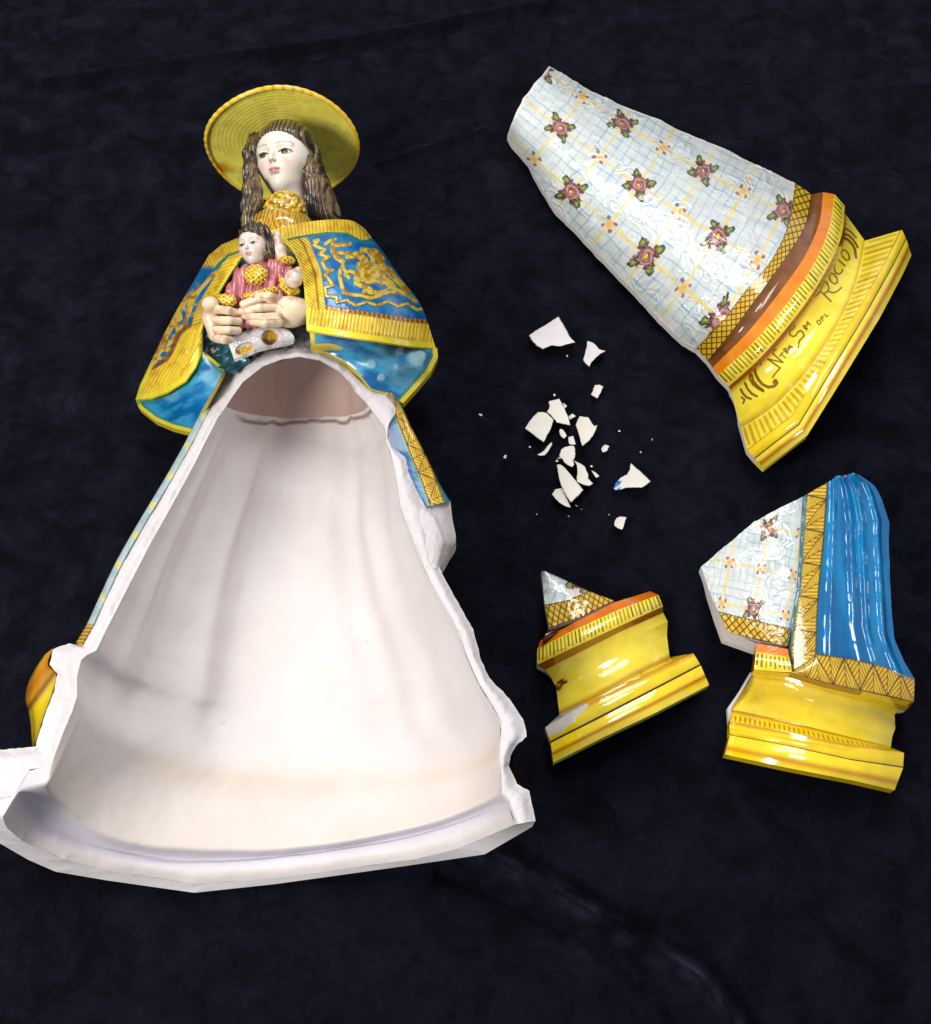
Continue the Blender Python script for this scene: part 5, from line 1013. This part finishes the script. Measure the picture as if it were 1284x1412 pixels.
# ------------------------------------------------------------------ hands and the broken patch
Z4 = lambda x, y: (270 + x / 6.7235, 300 + y / 6.7235)
def ZW(x, y, z): return W(*Z4(x, y), z)
def build_hands():
    def fing(p, a, b, c, r0, r1): return chain(p, [(a, r0), (b, (r0 + r1) / 2), (c, r1)], .001)
    # hand on the left: thumb ball, four stacked fingers
    FL = [((185, 850), (300, 862), (385, 885)), ((195, 955), (310, 955), (400, 962)), ((195, 1045), (300, 1045), (392, 1048)), ((200, 1120), (260, 1130), (312, 1135))]; FR = [((820, 790), (680, 735), (560, 735)), ((760, 760), (600, 745), (440, 805)), ((760, 835), (590, 835), (425, 870)), ((760, 915), (600, 925), (455, 910)), ((770, 970), (640, 975), (520, 960))]
    def crease(V, c, FS):
        q = PX(V); D = np.sort(np.stack([poly_dist(q[:, 0], q[:, 1], [Z4(*k) for k in f_]) for f_ in FS], -1), -1); m = smooth(2.0, .4, D[:, 1] - D[:, 0]) * smooth(9, 6.5, D[:, 0]); return mix(c, lin((150, 98, 66)), m * .75)
    def f(p):
        d = chain(p, [(ZW(150, 815, .163), .0064), (ZW(150, 930, .158), .0066), (ZW(190, 1080, .153), .0060)], .003)
        d = smin(d, np.linalg.norm(p - ZW(135, 810, .168), axis=-1) - .0062, .0015)
        for a, b, c, r in (((185, 850), (300, 862), (385, 885), .0033), ((195, 955), (310, 955), (400, 962), .0033), ((195, 1045), (300, 1045), (392, 1048), .0032), ((200, 1120), (260, 1130), (312, 1135), .0034)):
            d = smin(d, fing(p, ZW(*a, .166), ZW(*b, .1695), ZW(*c, .164), r, r * .88), .0005)
        return d
    sk = lambda V: mix(mix(np.broadcast_to(lin((222, 204, 172)), V.shape), lin((212, 150, 124)), smooth(.5, .75, fbm(V * 150, 2, 3)) * .7), lin((176, 122, 60)), smooth(.66, .8, fbm(V * 260, 2, 9)) * .5)
    pts = [ZW(110, 780, .15), ZW(420, 1180, .17), ZW(110, 1180, .15), ZW(420, 780, .175)]; lo, hi = bb(pts, .006); net('hand', f, lo, hi, .0006, lambda V: crease(V, sk(V), FL), M_SATIN, FIG)
    def g(p):
        d = ell(p, ZW(860, 872, .158), (.0145, .0100, .0095)); d = smin(d, cap(p, ZW(880, 880, .156), ZW(1010, 870, .148), .0105, .0095), .006)
        for a, b, c, r in (((760, 760), (600, 745), (440, 805), .0035), ((760, 835), (590, 835), (425, 870), .0034), ((760, 915), (600, 925), (455, 910), .0032), ((770, 970), (640, 975), (520, 960), .0036)):
            d = smin(d, fing(p, ZW(*a, .164), ZW(*b, .1705), ZW(*c, .166), r, r * .85), .0009)
        return smin(d, fing(p, ZW(820, 790, .163), ZW(680, 735, .171), ZW(560, 735, .170), .0042, .0034), .0015)
    pts = [ZW(400, 690, .15), ZW(1040, 1050, .17), ZW(400, 1050, .15), ZW(1040, 690, .18)]; lo, hi = bb(pts, .006); net('hand', g, lo, hi, .0006, lambda V: crease(V, sk(V), FR), M_SATIN, FIG)
    # bare patch with the two stumps below the hands
    G = coons([Z4(*q) for q in ((400, 1065), (340, 1110), (305, 1170), (330, 1240), (352, 1310))], [Z4(*q) for q in ((830, 1020), (880, 1060), (915, 1110), (900, 1140), (850, 1160))], [Z4(*q) for q in ((400, 1065), (500, 1028), (600, 1010), (740, 998), (830, 1020))], [Z4(*q) for q in ((352, 1310), (450, 1270), (560, 1220), (700, 1185), (850, 1160))], 120, 160)
    px, py = G[..., 0], G[..., 1]; u = np.linspace(0, 1, 160)[None]; v = np.linspace(0, 1, 120)[:, None]
    a = np.hypot((px - Z4(690, 0)[0]) / 11.5, (py - Z4(0, 1110)[1]) / 11.0); b = np.hypot(((px - Z4(455, 0)[0]) * .93 - (py - Z4(0, 1215)[1]) * .37) / 13.5, ((py - Z4(0, 1215)[1]) * .93 + (px - Z4(455, 0)[0]) * .37) / 8.0)
    hole = np.maximum(smooth(1.1, .75, a), smooth(1.1, .75, b)); z = .153 - .010 * v ** 2 + .006 * np.sin(u * math.pi) - .004 * (1 - v) ** 4 - .004 * hole + .001 * (n2(px, py, 1 / 6., 2, 3) - .5)
    c = mix(np.broadcast_to(CLAY_C, px.shape + (3,)), lin((196, 152, 30)), hole); c = mix(c, lin((140, 82, 40)), hole * smooth(.0, .6, (py - Z4(0, 1110)[1]) / 8 * (a < 1.2))); c = mix(c, lin((224, 200, 60)), smooth(.55, .75, n2(px, py, 1 / 4., 2, 8)) * hole * .6)
    sheet('broken_patch', W(px, py, z), c, M_SOFT, FIG, .004)
build_hands()

# ------------------------------------------------------------------ the child in her arms
def build_child():
    A = .0121; C = W(352, 340, .170)
    pinkf = lambda V: mix(mix(np.broadcast_to(lin((190, 108, 114)), V.shape), lin((150, 64, 80)), smooth(.45, .7, fbm(np.stack([V[:, 0] * 330, V[:, 1] * 70, V[:, 2] * 200], -1), 2, 3))), lin((216, 150, 152)), smooth(.6, .8, fbm(V * 140, 2, 6)) * .6)
    def f(p):
        d = ell(p, ZW(590, 600, .160), (.0185, .0165, .0120)); d = smin(d, cap(p, ZW(430, 540, .165), ZW(350, 720, .166), .0060, .0065), .004)
        d = smin(d, cap(p, ZW(720, 450, .164), ZW(860, 545, .166), .0062, .0066), .004); d = smin(d, ell(p, ZW(600, 760, .158), (.021, .011, .010)), .005)
        d = smin(d, cap(p, ZW(440, 960, .158), ZW(530, 960, .158), .006, .006), .004)
        return d + .0009 * np.sin(p[..., 0] * 1100 + 4 * vnoise(p * 90, 3))
    pts = [ZW(250, 400, .14), ZW(960, 1040, .185)]; lo, hi = bb(pts, .008); body = net('child', f, lo, hi, .0006, pinkf, M_GLAZE, FIG)
    loc, fh, Mx = build_head('child_head', C, A, math.radians(-20), math.radians(33), math.radians(8), .0005, lin((216, 204, 190)), True, body)
    def hr(p):
        q = loc(p); d = ell(q, (.05, .42, -.12), (1.12, 1.10, 1.15)) * A; cut = (q[..., 2] - (.30 - .3 * np.clip(np.abs(q[..., 0] + .1), 0, 1) ** 2 + .95 * smooth(.50, .95, q[..., 1] + .4 * (q[..., 0] + .1) ** 2))) * A
        d = smax(d, cut, .003); d = smin(d, ell(p, ZW(690, 300, .168), (.0068, .0105, .0085)), .003); return d + .0006 * np.sin(p[..., 0] * 1400 + p[..., 1] * 500)
    lo, hi = bb([C - .019, C + .020], .004); net('child_hair', hr, lo, hi, .0006, lambda V: hair_col(V, 5, .2), M_SOFT, body)
    def cells(p):
        return .5 + .5 * np.sin(p[..., 0] * 1500) * np.sin(p[..., 1] * 1500) * np.cos(p[..., 2] * 1200)
    def fc(p): return ell(p, ZW(560, 530, .172), (.0086, .0086, .0055)) + .0016 * (cells(p) - .5)
    lo, hi = bb([ZW(560, 530, .172) - .011, ZW(560, 530, .172) + .011], .002); gold = lambda V: mix(np.broadcast_to(lin((216, 180, 30)), V.shape), lin((124, 84, 12)), smooth(.45, .8, cells(V)))
    net('child_collar', fc, lo, hi, .0005, gold, M_GLAZE, body)
    skinc = lambda V: mix(np.broadcast_to(lin((222, 206, 184)), V.shape), lin((206, 136, 118)), smooth(.45, .75, fbm(V * 170, 2, 3)) * .8)
    def fa(p):
        d = chain(p, [(ZW(800, 400, .166), .0045), (ZW(775, 300, .170), .0046), (ZW(755, 215, .172), .0036)], .002); return smin(d, ell(p, ZW(750, 165, .172), (.0032, .0040, .0030)), .001)
    lo, hi = bb([ZW(700, 120, .16), ZW(870, 430, .18)], .007); net('child_arm', fa, lo, hi, .0005, skinc, M_GLAZE, body)
    def fb(p): return smin(np.linalg.norm(p - ZW(905, 570, .170), axis=-1) - .0068, cap(p, ZW(905, 540, .170), ZW(950, 490, .172), .0038, .003), .002)
    lo, hi = bb([ZW(840, 460, .16), ZW(990, 650, .18)], .008); net('child_arm', fb, lo, hi, .0005, skinc, M_GLAZE, body)
    def tube(name, pts, r):
        def ft(p): return chain(p, [(q, r) for q in pts], .001) + .0010 * (cells(p) - .5)
        lo, hi = bb(pts, r + .002); net(name, ft, lo, hi, .0005, gold, M_GLAZE, body)
    tube('child_cuff', [ZW(805, 560, .167), ZW(815, 640, .166), ZW(870, 695, .164), ZW(930, 680, .162)], .0030)
    tube('child_cuff', [ZW(790, 385, .167), ZW(830, 400, .170), ZW(880, 400, .168)], .0032)
    tube('child_belt', [ZW(470, 730, .167), ZW(560, 715, .170), ZW(640, 690, .171), ZW(730, 670, .168)], .0026)
    tube('child_cuff', [ZW(210, 760, .164), ZW(270, 760, .168), ZW(330, 775, .168)], .0040)
build_child()
